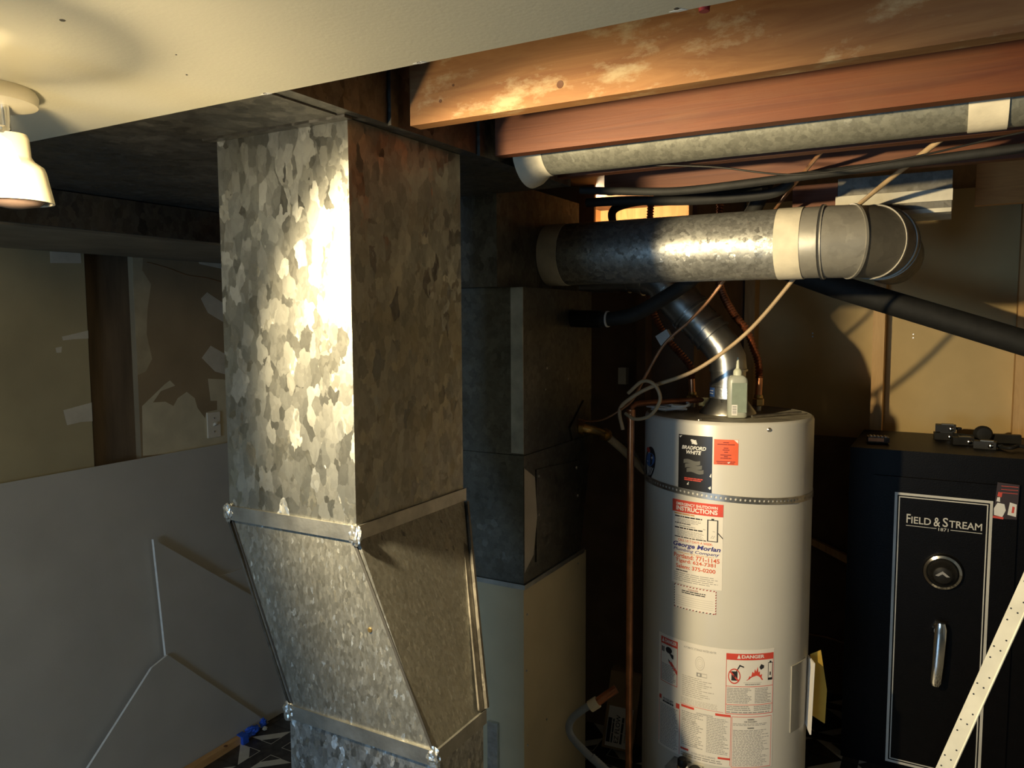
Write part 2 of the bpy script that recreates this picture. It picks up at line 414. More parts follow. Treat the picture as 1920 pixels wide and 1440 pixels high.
def glyphs(s, shear=0.0, bold=0.0):
    k = (s, shear, bold)
    if k not in _TC:
        cu = bpy.data.curves.new('txt', 'FONT'); cu.body = s; cu.shear = shear; cu.offset = bold; cu.resolution_u = 3; cu.fill_mode = 'FRONT'
        ob = bpy.data.objects.new('txt', cu); COL.objects.link(ob)
        dg = bpy.context.evaluated_depsgraph_get(); me = bpy.data.meshes.new_from_object(ob.evaluated_get(dg))
        vs = [(v.co.x, v.co.y) for v in me.vertices]; fs = [tuple(p.vertices) for p in me.polygons]
        bpy.data.objects.remove(ob); bpy.data.curves.remove(cu); bpy.data.meshes.remove(me)
        xs = [a for a, _ in vs]; ys = [b for _, b in vs]
        x0, x1, y0, y1 = min(xs), max(xs), min(ys), max(ys)
        _TC[k] = ([((a - x0) / (x1 - x0), (b - y0) / (y1 - y0)) for a, b in vs], fs)
    return _TC[k]
def ptext(bm, S, s, u0, v0, u1, v1, off, mi=0, shear=0.0, bold=0.0):
    vs, fs = glyphs(s, shear, bold)
    bv = [bm.verts.new(S(u0 + (u1 - u0) * a, v0 + (v1 - v0) * b, off)) for a, b in vs]
    for f in fs:
        try: bm.faces.new([bv[i] for i in f]).material_index = mi
        except ValueError: pass
def pdash(bm, S, u0, v0, u1, v1, rows, off, mi=0, word=0.07, fillh=0.5, seed=0, ragged=0.25):
    rg = random.Random(seed); h = (v1 - v0) / rows
    for i in range(rows):
        y = v1 - (i + 1) * h + h * 0.25; x = u0; end = u1 - (u1 - u0) * rg.random() * ragged
        while x < end - 0.01 * (u1 - u0):
            w = min(end - x, word * (u1 - u0) * (0.5 + rg.random() * 1.6))
            prect(bm, S, x, y, x + w, y + h * fillh, off, mi); x += w + 0.02 * (u1 - u0)

# ================================================================== THE SETTING
ZC = 2.207          # underside of the ceiling board
ZJ = 2.22           # underside of joists and trunk duct
XL, XR, YR = -2.86, 1.8, -2.6      # left wall (left scale), right and rear walls (metres)
YB = 3.61                           # back wall (far scale)
YP = 3.61                           # partition behind the furnace (near scale)
GF, GN = 0.1846, -0.3              # the floor in far and near scale
BACK = YB * 1.079

# floor of patterned vinyl tiles
eye_scale('left')
fl = NB(); box(fl, XL - 0.1, 2.0, -2.8, 4.12, -0.06, -0.004)
floor = fin(fl, 'floor', TILEK, loc=(0, 0, 0)); tag(floor, 'dark vinyl floor with cream geometric inlay tiles', 'floor', kind='structure')
TP = 0.305
def tile_bm(cx, cy):
    b = NB(); h = TP / 2 - 0.0008
    box(b, cx - h, cx + h, cy - h, cy + h, -0.004, 0.0, 0)
    e = 0.0006
    for sx in (-1, 1):
        for sy in (-1, 1):
            def P(x, y): return (cx + sx * x, cy + sy * y, e)
            quad(b, [P(.031, .148), P(.031, .090), P(.090, .031), P(.148, .031)], 1)
            quad(b, [P(.0295, .0295), P(.0325, .0325), P(.0325, .090), P(.0295, .090)], 1)
            quad(b, [P(.0295, .0295), P(.090, .0295), P(.090, .0325), P(.0325, .0325)], 1)
    return b
t0 = None; rest = NB()
ix0 = -2.43 - TP * 1
for i in range(0, 16):
    for j in range(-15, 7):
        cx, cy = ix0 + i * TP, 2.24 + j * TP
        if cy > 4.1 or cy < -2.5 or cx > 1.8: continue
        if 0.3 < cy < 3.9 and cx < 0.6:
            if t0 is None:
                t0 = fin(tile_bm(0, 0), 'tile', [TILEK, TILEW], floor, smooth=0); t0.location = mt((cx, cy, 0))
            else:
                c = t0.copy(); COL.objects.link(c); c.parent = floor; c.location = mt((cx, cy, 0))
        else:
            tb = tile_bm(cx, cy); me = bpy.data.meshes.new('t'); tb.to_mesh(me); tb.free(); rest.from_mesh(me); bpy.data.meshes.remove(me)
ro = fin(rest, 'tile_field', [TILEK, TILEW], floor, smooth=0); ro['kind'] = 'stuff'

# ceiling board, its screws
eye_scale('near')
NXL, NXR, NYR, NYB = -3.335, 2.165, -3.13, 4.76
cb = NB(); box(cb, NXL, NXR, NYR, 1.05, ZC, ZJ - 0.0005)
ceil = fin(cb, 'ceiling', CEIL, loc=(0, 0, ZC)); tag(ceil, 'cream painted gypsum ceiling board with a cut edge', 'ceiling', kind='structure')
for (x, y, rr) in [(-1.068, .659, .0045), (-1.094, 1.043, .004), (-.754, 1.044, .004), (-.332, 1.038, .004), (-1.054, .827, .0015), (-1.124, .901, .002)]:
    b = NB(); lathe(b, (x, y, ZC + 0.001), (0, 0, -1), [(rr, 0), (rr * 0.8, 0.0018), (rr * 0.3, 0.0012)], 10)
    fin(b, 'screw', plain('screw_grey', (0.10, 0.085, 0.06), 0.5, 0.3) if 'screw_grey' not in bpy.data.materials else bpy.data.materials['screw_grey'], ceil)
for (x, y) in [(-1.094, 1.047), (-.754, 1.047), (-.332, 1.047)]:
    b = NB(); prism(b, [(x - .012, y - .003, ZC - .0006), (x + .006, y - .005, ZC - .0006), (x + .012, y + .002, ZC - .0006), (x - .002, y + .003, ZC - .0006)], (0, 0, .0008))
    fin(b, 'chipped_edge', CORE, ceil)

# joists and the floor boards over them
b = NB(); box(b, NXL, NXR, NYR, NYB, 2.4572, 2.49)
sf = fin(b, 'ceiling', SUB, loc=(0, 0, 2.458)); tag(sf, 'dark subfloor boards above the joists', 'ceiling', kind='structure')
JY = [1.012, 1.412, 1.776, 2.14, 2.504, 3.48]
jl = ['hidden fir joist over the cut edge of the ceiling board', 'pale stained fir joist nearest the ceiling board edge', 'red-brown fir joist above the upper round duct',
      'dark red joist just behind the upper round duct', 'dark joist above the water heater vent', 'orange fir joist at the far right above the safe']
for i, y in enumerate(JY):
    x0 = -1.045 if i < 5 else 0.06
    b = NB(); box(b, x0, NXR - 0.002, y, y + 0.038, ZJ, 2.457)
    o = fin(b, 'floor_joist', JOIST if i == 1 else ORNG if i == 5 else JOIST2, loc=(x0, y, ZJ), bevel=0.002)
    tag(o, jl[i], 'joist', 'floor joists')
    if i == 1:
        for kx, kz, kr in ((-.683, 2.255, .008), (-.965, 2.262, .004), (-.932, 2.29, .003)):
            b = NB(); lathe(b, (kx, y + .0005, kz), (0, -1, 0), [(kr, 0), (kr * .9, .0012), (kr * .3, .0008)], 12); fin(b, 'knot', plain('fir_knot', (.13, .05, .018), .6) if 'fir_knot' not in bpy.data.materials else bpy.data.materials['fir_knot'], o)

# left wall: two panels with a bare board between them
eye_scale('left')
b = NB(); box(b, XL - 0.08, XL - 0.012, -2.68, 4.02, 0, 2.36)
wl = fin(b, 'wall_left', BROWN, loc=(XL, 0, 0)); tag(wl, 'patched left wall with bare dark board between two panels', 'wall', kind='structure')
XW = -2.84
def wp(x, y):   # wall point
    return (XW, x, y)
b = NB(); box(b, XL - 0.011, XW, -2.68, 1.789, 0, 2.062); fin(b, 'wall_panel', WALLP, wl, bevel=0.001, label='smooth tan panel with pale filler patches')
b = NB(); box(b, XL - 0.011, XW, 1.988, 3.08, 0, 2.068); fin(b, 'wall_panel', WALLR, wl, bevel=0.001, label='brown panel with torn paper and cream paint left at the bottom')
# filler patches and paint remains, outlines from image coordinates cast onto the wall (y, z)
patches = [
 ('filler_patch', MUD, [(1.662, 2.049), (1.776, 2.051), (1.777, 2.014), (1.662, 2.008)]),
 ('filler_patch', MUD, [(1.690, 1.742), (1.790, 1.763), (1.790, 1.733), (1.735, 1.732), (1.693, 1.728)]),
 ('filler_patch', MUD, [(1.664, 1.702), (1.687, 1.706), (1.684, 1.684), (1.667, 1.684)]),
 ('filler_patch', MUD, [(1.681, 1.472), (1.790, 1.490), (1.790, 1.418), (1.745, 1.421), (1.692, 1.415)]),
]
for nme, mat_, pl in patches:
    b = NB(); prism(b, [(XW - .0005, y, z) for y, z in pl], (0.0016, 0, 0)); fin(b, nme, mat_, wl)
def patch(nme, mat, yz, th):
    b = NB(); prism(b, [(XW - .0005, y, z) for y, z in yz], (th, 0, 0)); fin(b, nme, mat, wl)
patch('skim_strip', MUDT, [(1.988, 2.048), (2.035, 2.051), (2.029, 2.001), (2.066, 1.946), (2.045, 1.845), (2.036, 1.745), (2.056, 1.643), (2.025, 1.594), (1.989, 1.582), (1.986, 1.929)], 0.001)
patch('filler_patch', MUD, [(2.3, 2.068), (2.437, 2.073), (2.435, 2.026), (2.303, 2.042)], 0.0016)
patch('filler_patch', MUD, [(2.306, 1.893), (2.339, 1.921), (2.438, 1.868), (2.434, 1.785), (2.34, 1.832)], 0.0016)
patch('filler_patch', MUD, [(2.299, 1.636), (2.348, 1.688), (2.438, 1.641), (2.434, 1.553), (2.367, 1.573)], 0.0016)
patch('paint_remnant', OLDP, [(2.002, 1.455), (2.108, 1.534), (2.135, 1.55), (2.159, 1.526), (2.09, 1.509), (2.051, 1.465), (2.109, 1.463), (2.147, 1.441), (2.17, 1.472), (2.215, 1.495), (2.254, 1.465), (2.266, 1.421), (2.305, 1.37), (2.311, 1.397), (2.371, 1.402), (2.372, 1.442), (2.337, 1.445), (2.327, 1.544), (2.409, 1.535), (2.473, 1.518), (2.46, 1.217), (1.996, 1.253)], 0.0012)
b = NB()
tube(b, spline([(-2.838, 2.05, 2.034), (-2.838, 2.148, 2.015), (-2.838, 2.238, 1.991), (-2.838, 2.333, 1.984), (-2.838, 2.432, 1.965)], 6), 0.0012, 6)
fin(b, 'hairline_wire', CABLEB, wl)

# partition behind the furnace; a small gap under the floor boards opens to the lit space beyond
eye_scale('near')
b = NB()
box(b, NXL, -1.56, YP, YP + 0.02, GN, 2.457); box(b, -1.56, -1.05, YP, YP + 0.02, GN, 2.235); box(b, -1.07, -1.05, YP + .0201, NYB, GN, 2.457)
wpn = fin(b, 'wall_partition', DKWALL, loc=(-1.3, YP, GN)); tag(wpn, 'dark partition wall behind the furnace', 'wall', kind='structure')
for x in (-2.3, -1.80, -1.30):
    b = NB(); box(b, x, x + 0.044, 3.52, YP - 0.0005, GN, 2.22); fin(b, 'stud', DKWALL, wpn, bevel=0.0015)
# back wall, studs and lower boards
eye_scale('far')
FXL, FXR = -0.80, 1.668
b = NB(); box(b, FXL, FXR, YB, YB + 0.02, GF, 2.3055)
wb = fin(b, 'wall_back', PAPER, loc=(0, YB, GF)); tag(wb, 'back wall of bare kraft-faced board between fir studs', 'wall', kind='structure')
for i, x in enumerate((-0.80, -0.281, 0.217, 0.72, 1.22)):
    b = NB(); box(b, x, x + 0.044, 3.52, YB - 0.0005, GF + 0.04, 2.303); fin(b, 'stud', STUD, wb, bevel=0.0015)
b = NB(); box(b, FXL, FXR, 3.52, YB - 0.0005, GF, GF + 0.04); fin(b, 'sole_plate', STUD, wb)
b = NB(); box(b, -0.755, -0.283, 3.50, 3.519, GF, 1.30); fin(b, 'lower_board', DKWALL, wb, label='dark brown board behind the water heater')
b = NB(); hexa(b, [(-.52, 3.47, .845), (-.33, 3.47, .765), (-.33, 3.497, .765), (-.52, 3.497, .845)], [(-.52, 3.47, .872), (-.33, 3.47, .80), (-.33, 3.497, .80), (-.52, 3.497, .872)])
fin(b, 'wood_cleat', STUD, wb)
b = NB(); tube(b, [(-.5, 3.49, .432), (-.42, 3.488, .434), (-.33, 3.49, .418)], 0.004, 8); fin(b, 'thin_wire', CABLEB, wb)
for (x, z) in [(-.526, 1.724), (-.136, 1.722)]:
    b = NB()
    for dz in (-.007, .007): lathe(b, (x, YB, z + dz), (0, -1, 0), [(.004, 0), (.003, .005)], 8)
    fin(b, 'nail_head', STEEL, wb)
# crawl space behind the gap
eye_scale('near')
b = NB()
box(b, -1.9, -1.09, 4.5, 4.52, 2.1, 2.457); box(b, -1.9, -1.09, YP + .021, 4.5, 2.08, 2.10)
box(b, -1.92, -1.9, YP + .021, 4.5, 2.1, 2.457); box(b, -1.09, -1.072, YP + .021, 4.5, 2.1, 2.457)
o = fin(b, 'wall_crawlspace', STUD, loc=(-1.3, YP, 2.1)); tag(o, 'lit wooden crawl space seen through the gap under the joists', 'wall', kind='structure')

# right wall and rear wall with the daylight window
eye_scale('room'); XLm = -2.77
b = NB(); box(b, XR, XR + 0.1, YR, BACK, 0, 2.31); o = fin(b, 'wall_right', PLASTER, loc=(XR, 0, 0)); tag(o, 'plain plaster wall to the right of the safe', 'wall', kind='structure')
b = NB(); box(b, XLm, WX0, YR - .1, YR, 0, 2.31); box(b, WX1, XR, YR - .1, YR, 0, 2.31); box(b, WX0, WX1, YR - .1, YR, 0, WZ0); box(b, WX0, WX1, YR - .1, YR, WZ1, 2.31)
o = fin(b, 'wall_rear', PLASTER, loc=(0, YR, 0)); tag(o, 'plaster wall with a window, behind the viewer', 'wall', kind='structure')
win = thing('window_1', (-1.15, YR, WZ0), 'white framed window in the rear wall', 'window', kind='structure')
b = NB()
for (x0, x1, z0, z1) in [(WX0, WX0 + .05, WZ0, WZ1), (WX1 - .05, WX1, WZ0, WZ1), (WX0 + .05, WX1 - .05, WZ0, WZ0 + .05), (WX0 + .05, WX1 - .05, WZ1 - .05, WZ1), (-1.17, -1.13, WZ0 + .05, WZ1 - .05)]:
    box(b, x0, x1, YR - .07, YR - .03, z0, z1)
fin(b, 'window_frame', WHITEP, win)
for x0, x1 in ((WX0 + .05, -1.17), (-1.13, WX1 - .05)):
    b = NB(); box(b, x0, x1, YR - .052, YR - .048, WZ0 + .05, WZ1 - .05); fin(b, 'pane', GLASS, win)

# ================================================================== VERTICAL SUPPLY DUCT
eye_scale('near')
DX0, DX1, DY0, DY1 = -1.510, -1.114, 1.287, 1.715
ZS = 1.336
EX0, EX1, EY0, EY1, ZE = -1.353, -0.930, 1.310, 1.508, 0.865
duct = thing('supply_duct', (-1.2, 1.4, GN), 'galvanized vertical duct with an offset transition at mid height', 'duct')
b = NB(); box(b, DX0, DX1, DY0, DY1, ZS, ZJ - 0.001); fin(b, 'upper_section', G_BIG, duct, bevel=0.0012, label='upright upper section with large bright spangle')
b = NB()
A = [(EX0, EY0, ZE), (EX1, EY0, ZE), (EX1, EY1, ZE), (EX0, EY1, ZE)]
Bq = [(DX0, DY0, ZS), (DX1, DY0, ZS), (DX1, DY1, ZS), (DX0, DY1, ZS)]
hexa(b, A, Bq); fin(b, 'transition_section', G_FINE, duct, bevel=0.001, label='slanting transition section with fine spangle')
b = NB(); box(b, EX0, EX1, EY0, EY1, GN, ZE); fin(b, 'lower_section', G_MID, duct, bevel=0.0012, label='lower section reaching the floor')
# drive cleats / S-cleats at the two joints
def cleat(z, x0, x1, y0, y1, mat):
    b = NB(); h = 0.017; p = 0.006
    box(b, x0 - p, x1 + p, y0 - p, y0 - 0.0005, z - h, z + h); fin(b, 'joint_cleat', mat, duct, bevel=0.002)
    b = NB(); box(b, x1 + 0.0005, x1 + p, y0, y1 + p, z - h, z + h); fin(b, 'joint_cleat', mat, duct, bevel=0.002)
    b = NB(); box(b, x0 - p, x0 - 0.0005, y0, y1 + p, z - h, z + h); fin(b, 'joint_cleat', mat, duct, bevel=0.002)
cleat(ZS, DX0, DX1, DY0, DY1, CLEAT)
cleat(ZE, EX0, EX1, EY0, EY1, CLEAT)
for (x, y, z) in [(DX0, DY0 - .004, ZS), (DX1, DY0 - .004, ZS - .004), (EX0, EY0 - .004, ZE), (EX1, EY0 - .004, ZE)]:
    b = NB(); bmesh.ops.create_icosphere(b, subdivisions=3, radius=0.016)
    rg = random.Random(int(x * 1000))
    for v in b.verts:
        v.co *= 0.75 + 0.5 * rg.random(); v.co.y *= 0.5; v.co.z *= 1.4; v.co += Vector((x, y, z))
    fin(b, 'foil_corner', FOIL, duct, smooth=0)
# standing seams of the transition (dark fold lines and lips)
def lip(p, q, n1, w=0.012, t=0.004, name='standing_seam', mat=CLEAT):
    p, q, n1 = Vector(p), Vector(q), Vector(n1).normalized(); d = (q - p).normalized(); s = d.cross(n1).normalized()
    b = NB(); obox(b, (p + q) / 2 + n1 * t / 2, d, s, n1, (q - p).length / 2, w / 2, t / 2); fin(b, name, mat, duct, bevel=0.0008)
lip((DX1 - .001, DY1 - .012, ZS - .02), (EX1 - .001, EY1 - .012, ZE + .02), (1, 0, .35), 0.018, 0.005, mat=G_DARK)
lip((DX1 + .004, DY1, ZS - .02), (EX1 + .004, EY1, ZE + .02), (0, 1, 0), 0.018, 0.008, mat=G_DARK)
lip((DX0 + .001, DY0 + .006, ZS - .02), (EX0 + .001, EY0 + .006, ZE + .02), (-1, 0, -.3), 0.02, 0.006, mat=G_DARK)
lip((DX1 - .006, DY0 - .0005, ZS - .02), (EX1 - .006, EY0 - .0005, ZE + .02), (0, -1, -.05), 0.007, 0.002, mat=SEAMDK)
lip((DX0 + .010, DY0 - .0005, ZS - .02), (EX0 + .010, EY0 - .0005, ZE + .02), (0, -1, -.05), 0.005, 0.0015, mat=SEAMDK)
b = NB(); lathe(b, (-1.09, 1.297, 1.12), (0, -1, 0), [(.006, 0), (.005, .002)], 10); fin(b, 'paint_drip', BRASS, duct)

# ================================================================== OVERHEAD TRUNK AND RETURN DUCTS
TX1 = -1.075
trunk = thing('trunk_duct', (-1.5, 1.5, ZJ), 'dull galvanized trunk duct overhead, joined to the top of the vertical duct', 'duct')
b = NB(); box(b, -2.60, TX1, 0.4, 2.30, ZJ, 2.457); fin(b, 'trunk_body', G_DARK, trunk, bevel=0.002)
for y, w in ((1.385, 0.026), (1.748, 0.026)):
    b = NB(); box(b, TX1 + .0005, TX1 + .009, y - w / 2, y + w / 2, ZJ - .004, 2.456); fin(b, 'flange', G_OLD, trunk, bevel=0.0015)
b = NB(); box(b, -1.545, -1.112, 1.053, 1.252, ZJ - .004, ZJ - .0004); fin(b, 'bottom_panel', G_DARK, trunk, bevel=0.001)
b = NB(); box(b, -1.53, -1.10, 1.262, 1.285, ZJ - .006, ZJ - .0004); fin(b, 'collar_lip', G_DARK, trunk, bevel=0.001)
eye_scale('left')
ret = thing('return_duct', (-2.4, 1.5, 2.05), 'long dull duct boxed along the top of the left wall', 'duct')
b = NB(); box(b, -2.838, -2.151, 0.93, 3.05, 2.058, 2.1565); fin(b, 'duct_body', G_DARK, ret, bevel=0.002)
b = NB(); box(b, -2.838, -2.160, 0.93, 3.05, 2.050, 2.0576); fin(b, 'bounce_lit_underside', plain('return_underside_lit', (0.23, 0.19, 0.13), 0.7, 0.2, 0.15, 6), ret, bevel=0.001)  # underside tone has the bounced light painted in

# ================================================================== FURNACE COLUMN
eye_scale('far')
FX, FY0, FY1 = -1.0, 1.84, 2.267
fur = thing('furnace', (-1.2, 2.05, GF), 'furnace column with galvanized plenum boxes over a tan cabinet', 'furnace')
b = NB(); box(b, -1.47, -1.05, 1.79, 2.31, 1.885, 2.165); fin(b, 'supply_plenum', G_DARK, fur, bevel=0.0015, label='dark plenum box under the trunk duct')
b = NB(); box(b, -1.47, FX, FY0, FY1 + .03, 1.43, 1.8845); fin(b, 'coil_case', G_OLD, fur, bevel=0.0015, label='dull coil case with daylight painted down its front corner')
b = NB(); box(b, FX - .036, FX + .0015, FY0 - .003, FY0 - .0002, 1.435, 1.884); fin(b, 'daylit_corner', CLEAT, fur, bevel=0.001)  # brighter strip stands in for daylight on the front corner
b = NB(); box(b, -1.475, FX + .004, FY0 - .004, FY1 + .034, 1.400, 1.4295); fin(b, 'joint_band', G_OLD, fur, bevel=0.002)
b = NB()
hexa(b, [(-1.47, FY0, 1.072), (FX, FY0, 1.072), (FX, FY1 - .05, 1.072), (-1.47, FY1 - .05, 1.072)], [(-1.47, FY0, 1.3995), (FX, FY0, 1.3995), (FX, FY1 + .03, 1.3995), (-1.47, FY1 + .03, 1.3995)])
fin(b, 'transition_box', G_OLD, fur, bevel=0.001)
b = NB(); prism(b, [(FX + .0005, FY0 + .07, 1.115), (FX + .0005, FY1 - .075, 1.115), (FX + .0005, FY1 - .06, 1.36), (FX + .0005, FY0 + .07, 1.38)], (.003, 0, 0)); pn = fin(b, 'access_panel', G_OLD, fur, bevel=0.001)
for y, z in ((FY0 + .08, 1.36), (FY0 + .08, 1.25), (FY1 - .08, 1.25), (FY1 - .09, 1.34)):
    b = NB(); lathe(b, (FX + .0035, y, z), (1, 0, 0), [(.005, 0), (.004, .003)], 8); fin(b, 'screw', STEEL, pn)
b = NB(); prism(b, [(FX + .001, FY0 + .002, 1.395), (FX + .004, FY0 + .058, 1.361), (FX + .012, FY0 + .055, 1.25), (FX + .005, FY0 + .047, 1.144), (FX + .001, FY0 + .002, 1.104)], (.0012, 0, 0))
fin(b, 'loose_tape_flap', plain('grey_tape', (0.42, 0.37, 0.30), 0.6), fur)
b = NB(); box(b, -1.475, FX + .006, FY0 - .006, FY1 - .03, 1.058, 1.0715); fin(b, 'bottom_flange', CLEAT, fur, bevel=0.002)
b = NB(); box(b, -1.47, FX - .001, FY0 + .001, FY1 - .005, GF, 1.0575); cabo = fin(b, 'cabinet', CAB, fur, bevel=0.003, label='tan enamelled cabinet below the plenum boxes')
for y, z in ((1.86, .98), (1.98, .62), (2.2, 1.03), (1.855, .82), (1.86, .60)):
    b = NB(); lathe(b, (FX - .001, y, z), (1, 0, 0), [(.0035, 0), (.003, .0025)], 8); fin(b, 'screw', CLEAT, cabo)
for y, z in ((2.12, 1.62), (1.97, 1.60), (1.98, 1.66)):
    b = NB(); lathe(b, (FX, y, z), (1, 0, 0), [(.0035, 0), (.003, .0025)], 8); fin(b, 'screw', STEEL, fur)
b = NB(); box(b, -1.115, -1.082, FY0 - .010, FY0 + .0005, GF, 0.655); fin(b, 'foil_strip', FOIL, fur, bevel=0.001)
# gas elbow with its pipe
gp = thing('gas_elbow', (-0.98, 2.27, 1.45), 'tarnished brass gas elbow on the furnace side with beige pipe', 'pipe fitting')
b = NB(); tube(b, spline([(FX, 2.20, 1.462), (-.975, 2.21, 1.458), (-.955, 2.25, 1.445), (-.945, 2.29, 1.43)], 5), .014, 12)
ring_band(b, (-.99, 2.203, 1.461), (1, .2, 0), .012, .020, .014, 16); ring_band(b, (-.945, 2.285, 1.432), (.2, 1, -.35), .012, .020, .014, 16); fin(b, 'elbow', BRASS, gp)
b = NB(); tube(b, [(-.945, 2.29, 1.43), (-.915, 2.36, 1.375), (-.875, 2.46, 1.29)], .0125, 12); fin(b, 'pipe', PVC, gp)
b = NB(); prism(b, [(FX + .001, 2.13, 1.47), (FX + .001, 2.23, 1.545), (FX + .001, 2.25, 1.46), (FX + .001, 2.15, 1.43)], (.004, 0, 0)); fin(b, 'pull_plate', G_OLD, gp)

# ================================================================== BIG ROUND DUCT
PR, PY, PZ = 0.089, 2.10, 1.987
pipe = thing('round_duct', (-0.6, PY, PZ), 'large round galvanized duct running over the water heater with a taped elbow', 'duct')
b = NB(); tube(b, [(-1.051, PY, PZ), (-.8, PY, PZ), (-.5, PY, PZ), (-.385, PY, PZ)], PR, 48); fin(b, 'straight_pipe', G_PIPE, pipe)
b = NB(); ring_band(b, (-1.018, PY, PZ), (1, 0, 0), PR - .002, PR + .0012, .062, 48); fin(b, 'tape_band', TAPE, pipe)
b = NB(); ring_band(b, (-.362, PY, PZ), (1, 0, 0), PR - .002, PR + .0016, .060, 48); fin(b, 'tape_band', TAPE, pipe)
b = NB(); tube(b, [(-.384, PY, PZ), (-.292, PY, PZ)], PR - .0004, 48); fin(b, 'pipe_end', G_ELBOW, pipe)
ER = 0.118; ec = Vector((-.285, PY + ER, PZ))
def epos(a): return ec + Vector((ER * math.sin(a), -ER * math.cos(a), 0))
def edir(a): return Vector((math.cos(a), math.sin(a), 0))
N = 4; angs = [math.pi / 2 * i / N for i in range(N + 1)]
prevp = Vector((-.292, PY, PZ))
# mitred gores: rings lie in the planes through the elbow centre
def mring(bm, a, r, seg=48):
    t = edir(a); u = Vector((0, 0, 1)); w = t.cross(u); k = 1 / math.cos(math.pi / 4 / N)
    return [bm.verts.new(epos(a) + (w * k * math.cos(q) + u * math.sin(q)) * r) for q in [2 * math.pi * s / seg for s in range(seg)]]
ga = [0, R(30), R(62), R(78), R(90)]
for i in range(4):
    b = NB(); r1 = mring(b, ga[i], PR); r2 = mring(b, ga[i + 1], PR)
    for k in range(48):
        j = (k + 1) % 48; b.faces.new([r1[k], r1[j], r2[j], r2[k]])
    fin(b, 'elbow_gore', G_ELBOW if i == 0 else G_ELB2, pipe)  # first gore lighter, the rest a darker copy of the metal
for a in ga[:4] + [R(90)]:
    b = NB(); ring_band(b, epos(a), edir(a), PR - .003, PR + .0035, .006, 48); fin(b, 'bead_ring', G_ELBOW, pipe)
b = NB(); ring_band(b, (-.288, PY, PZ), (1, 0, 0), PR - .003, PR + .004, .004, 48); fin(b, 'bead_ring', SEAMDK, pipe)
e = epos(R(90)); b = NB(); tube(b, [e, e + Vector((0, .45, 0))], PR - .001, 40); fin(b, 'tail_pipe', G_OLD, pipe)

# upper round duct in the joist bay
eye_scale('near')
up = thing('round_duct', (-0.3, 1.975, 2.27), 'slim round galvanized duct tucked under the joists near the ceiling', 'duct')
uy, uz, ur = 1.972, 2.272, 0.076
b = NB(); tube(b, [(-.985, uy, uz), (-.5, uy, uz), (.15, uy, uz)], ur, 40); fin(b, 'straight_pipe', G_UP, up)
b = NB(); lathe(b, (-1.048, uy, uz), (1, 0, 0), [(ur + .030, 0), (ur + .024, .02), (ur + .004, .048), (ur + .001, .070)], 40, capA=False, capB=False); fin(b, 'taped_collar', TAPE, up)
b = NB(); ring_band(b, (.050, uy, uz), (1, 0, 0), ur - .003, ur + .003, .072, 40); fin(b, 'tape_band', TAPE, up)
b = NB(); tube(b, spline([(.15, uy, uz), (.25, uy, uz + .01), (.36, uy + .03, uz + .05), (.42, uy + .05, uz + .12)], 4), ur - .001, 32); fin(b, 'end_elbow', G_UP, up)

# ================================================================== WATER HEATER
eye_scale('far')
HX, HY, HR, HT = -0.59, 2.40, 0.2495, 1.512
wh = thing('water_heater', (HX, HY, GF), 'tall off-white gas water heater covered with labels', 'water heater')
b = NB(); lathe(b, (HX, HY, 0), (0, 0, 1), [(HR - .01, GF), (HR, GF + .01), (HR, HT - .012), (HR - .003, HT - .004), (HR - .008, HT - .001)], 128, capB=False); fin(b, 'jacket', TANK, wh)
b = NB(); lathe(b, (HX, HY, 0), (0, 0, 1), [(HR - .008, HT - .001), (HR - .016, HT - .0035), (.10, HT - .003), (.02, HT - .002)], 96, capA=False); fin(b, 'top_cap', TANKTOP, wh)
b = NB(); lathe(b, (HX + (HR) * math.cos(R(310)), HY + HR * math.sin(R(310)), 1.492), (math.cos(R(310)), math.sin(R(310)), 0), [(.006, -.001), (.006, .002), (.003, .005)], 10); fin(b, 'screw', STEEL, wh)
b = NB(); lathe(b, (HX + .21 * math.cos(R(262)), HY + .21 * math.sin(R(262)), HT - .003), (0, 0, 1), [(.007, -.001), (.006, .003), (.002, .005)], 10); fin(b, 'screw', STEEL, wh)

def lab(name, a0, a1, z0, z1, mat, t=0.0007, label=None):
    S = CylS(HX, HY, HR, a0, a1, z0, z1); S.du = max(2, abs(a1 - a0) / 2.5)
    b = NB(); pslab(b, S, 0, 0, 1, 1, t); o = fin(b, name, mat, wh, label=label); return S, o
def pr(name, S, parent, mats, fn):
    b = NB(); fn(b); fin(b, name, mats, parent, smooth=0)['kind'] = 'stuff'
O1, O2, O3 = 0.0010, 0.0013, 0.0016
# black maker's label
S, o = lab('maker_label', 251.6, 274.8, 1.309, 1.470, plain('label_black', (0.015, 0.014, 0.015), 0.35), label='black maker label with white lettering and a grey flag')
def wave(bm, S, u0, u1, v0, v1, rows, off, mi, amp=.18, gap=.08):
    h = (v1 - v0) / rows
    for r_ in range(rows):
        n = 8
        for i in range(n):
            a, c = i / n, (i + 1) / n
            wa, wc = math.sin(a * 2 * math.pi) * amp * (v1 - v0), math.sin(c * 2 * math.pi) * amp * (v1 - v0)
            sk = .10 * (u1 - u0); y0 = v0 + r_ * h + gap * h; y1 = v0 + (r_ + 1) * h
            ppoly(bm, S, [(u0 + (u1 - u0) * a + sk * (1 - r_), y0 + wa), (u0 + (u1 - u0) * c + sk * (1 - r_), y0 + wc), (u0 + (u1 - u0) * c + sk * (1 - r_), y1 + wc), (u0 + (u1 - u0) * a + sk * (1 - r_), y1 + wa)], off, mi)
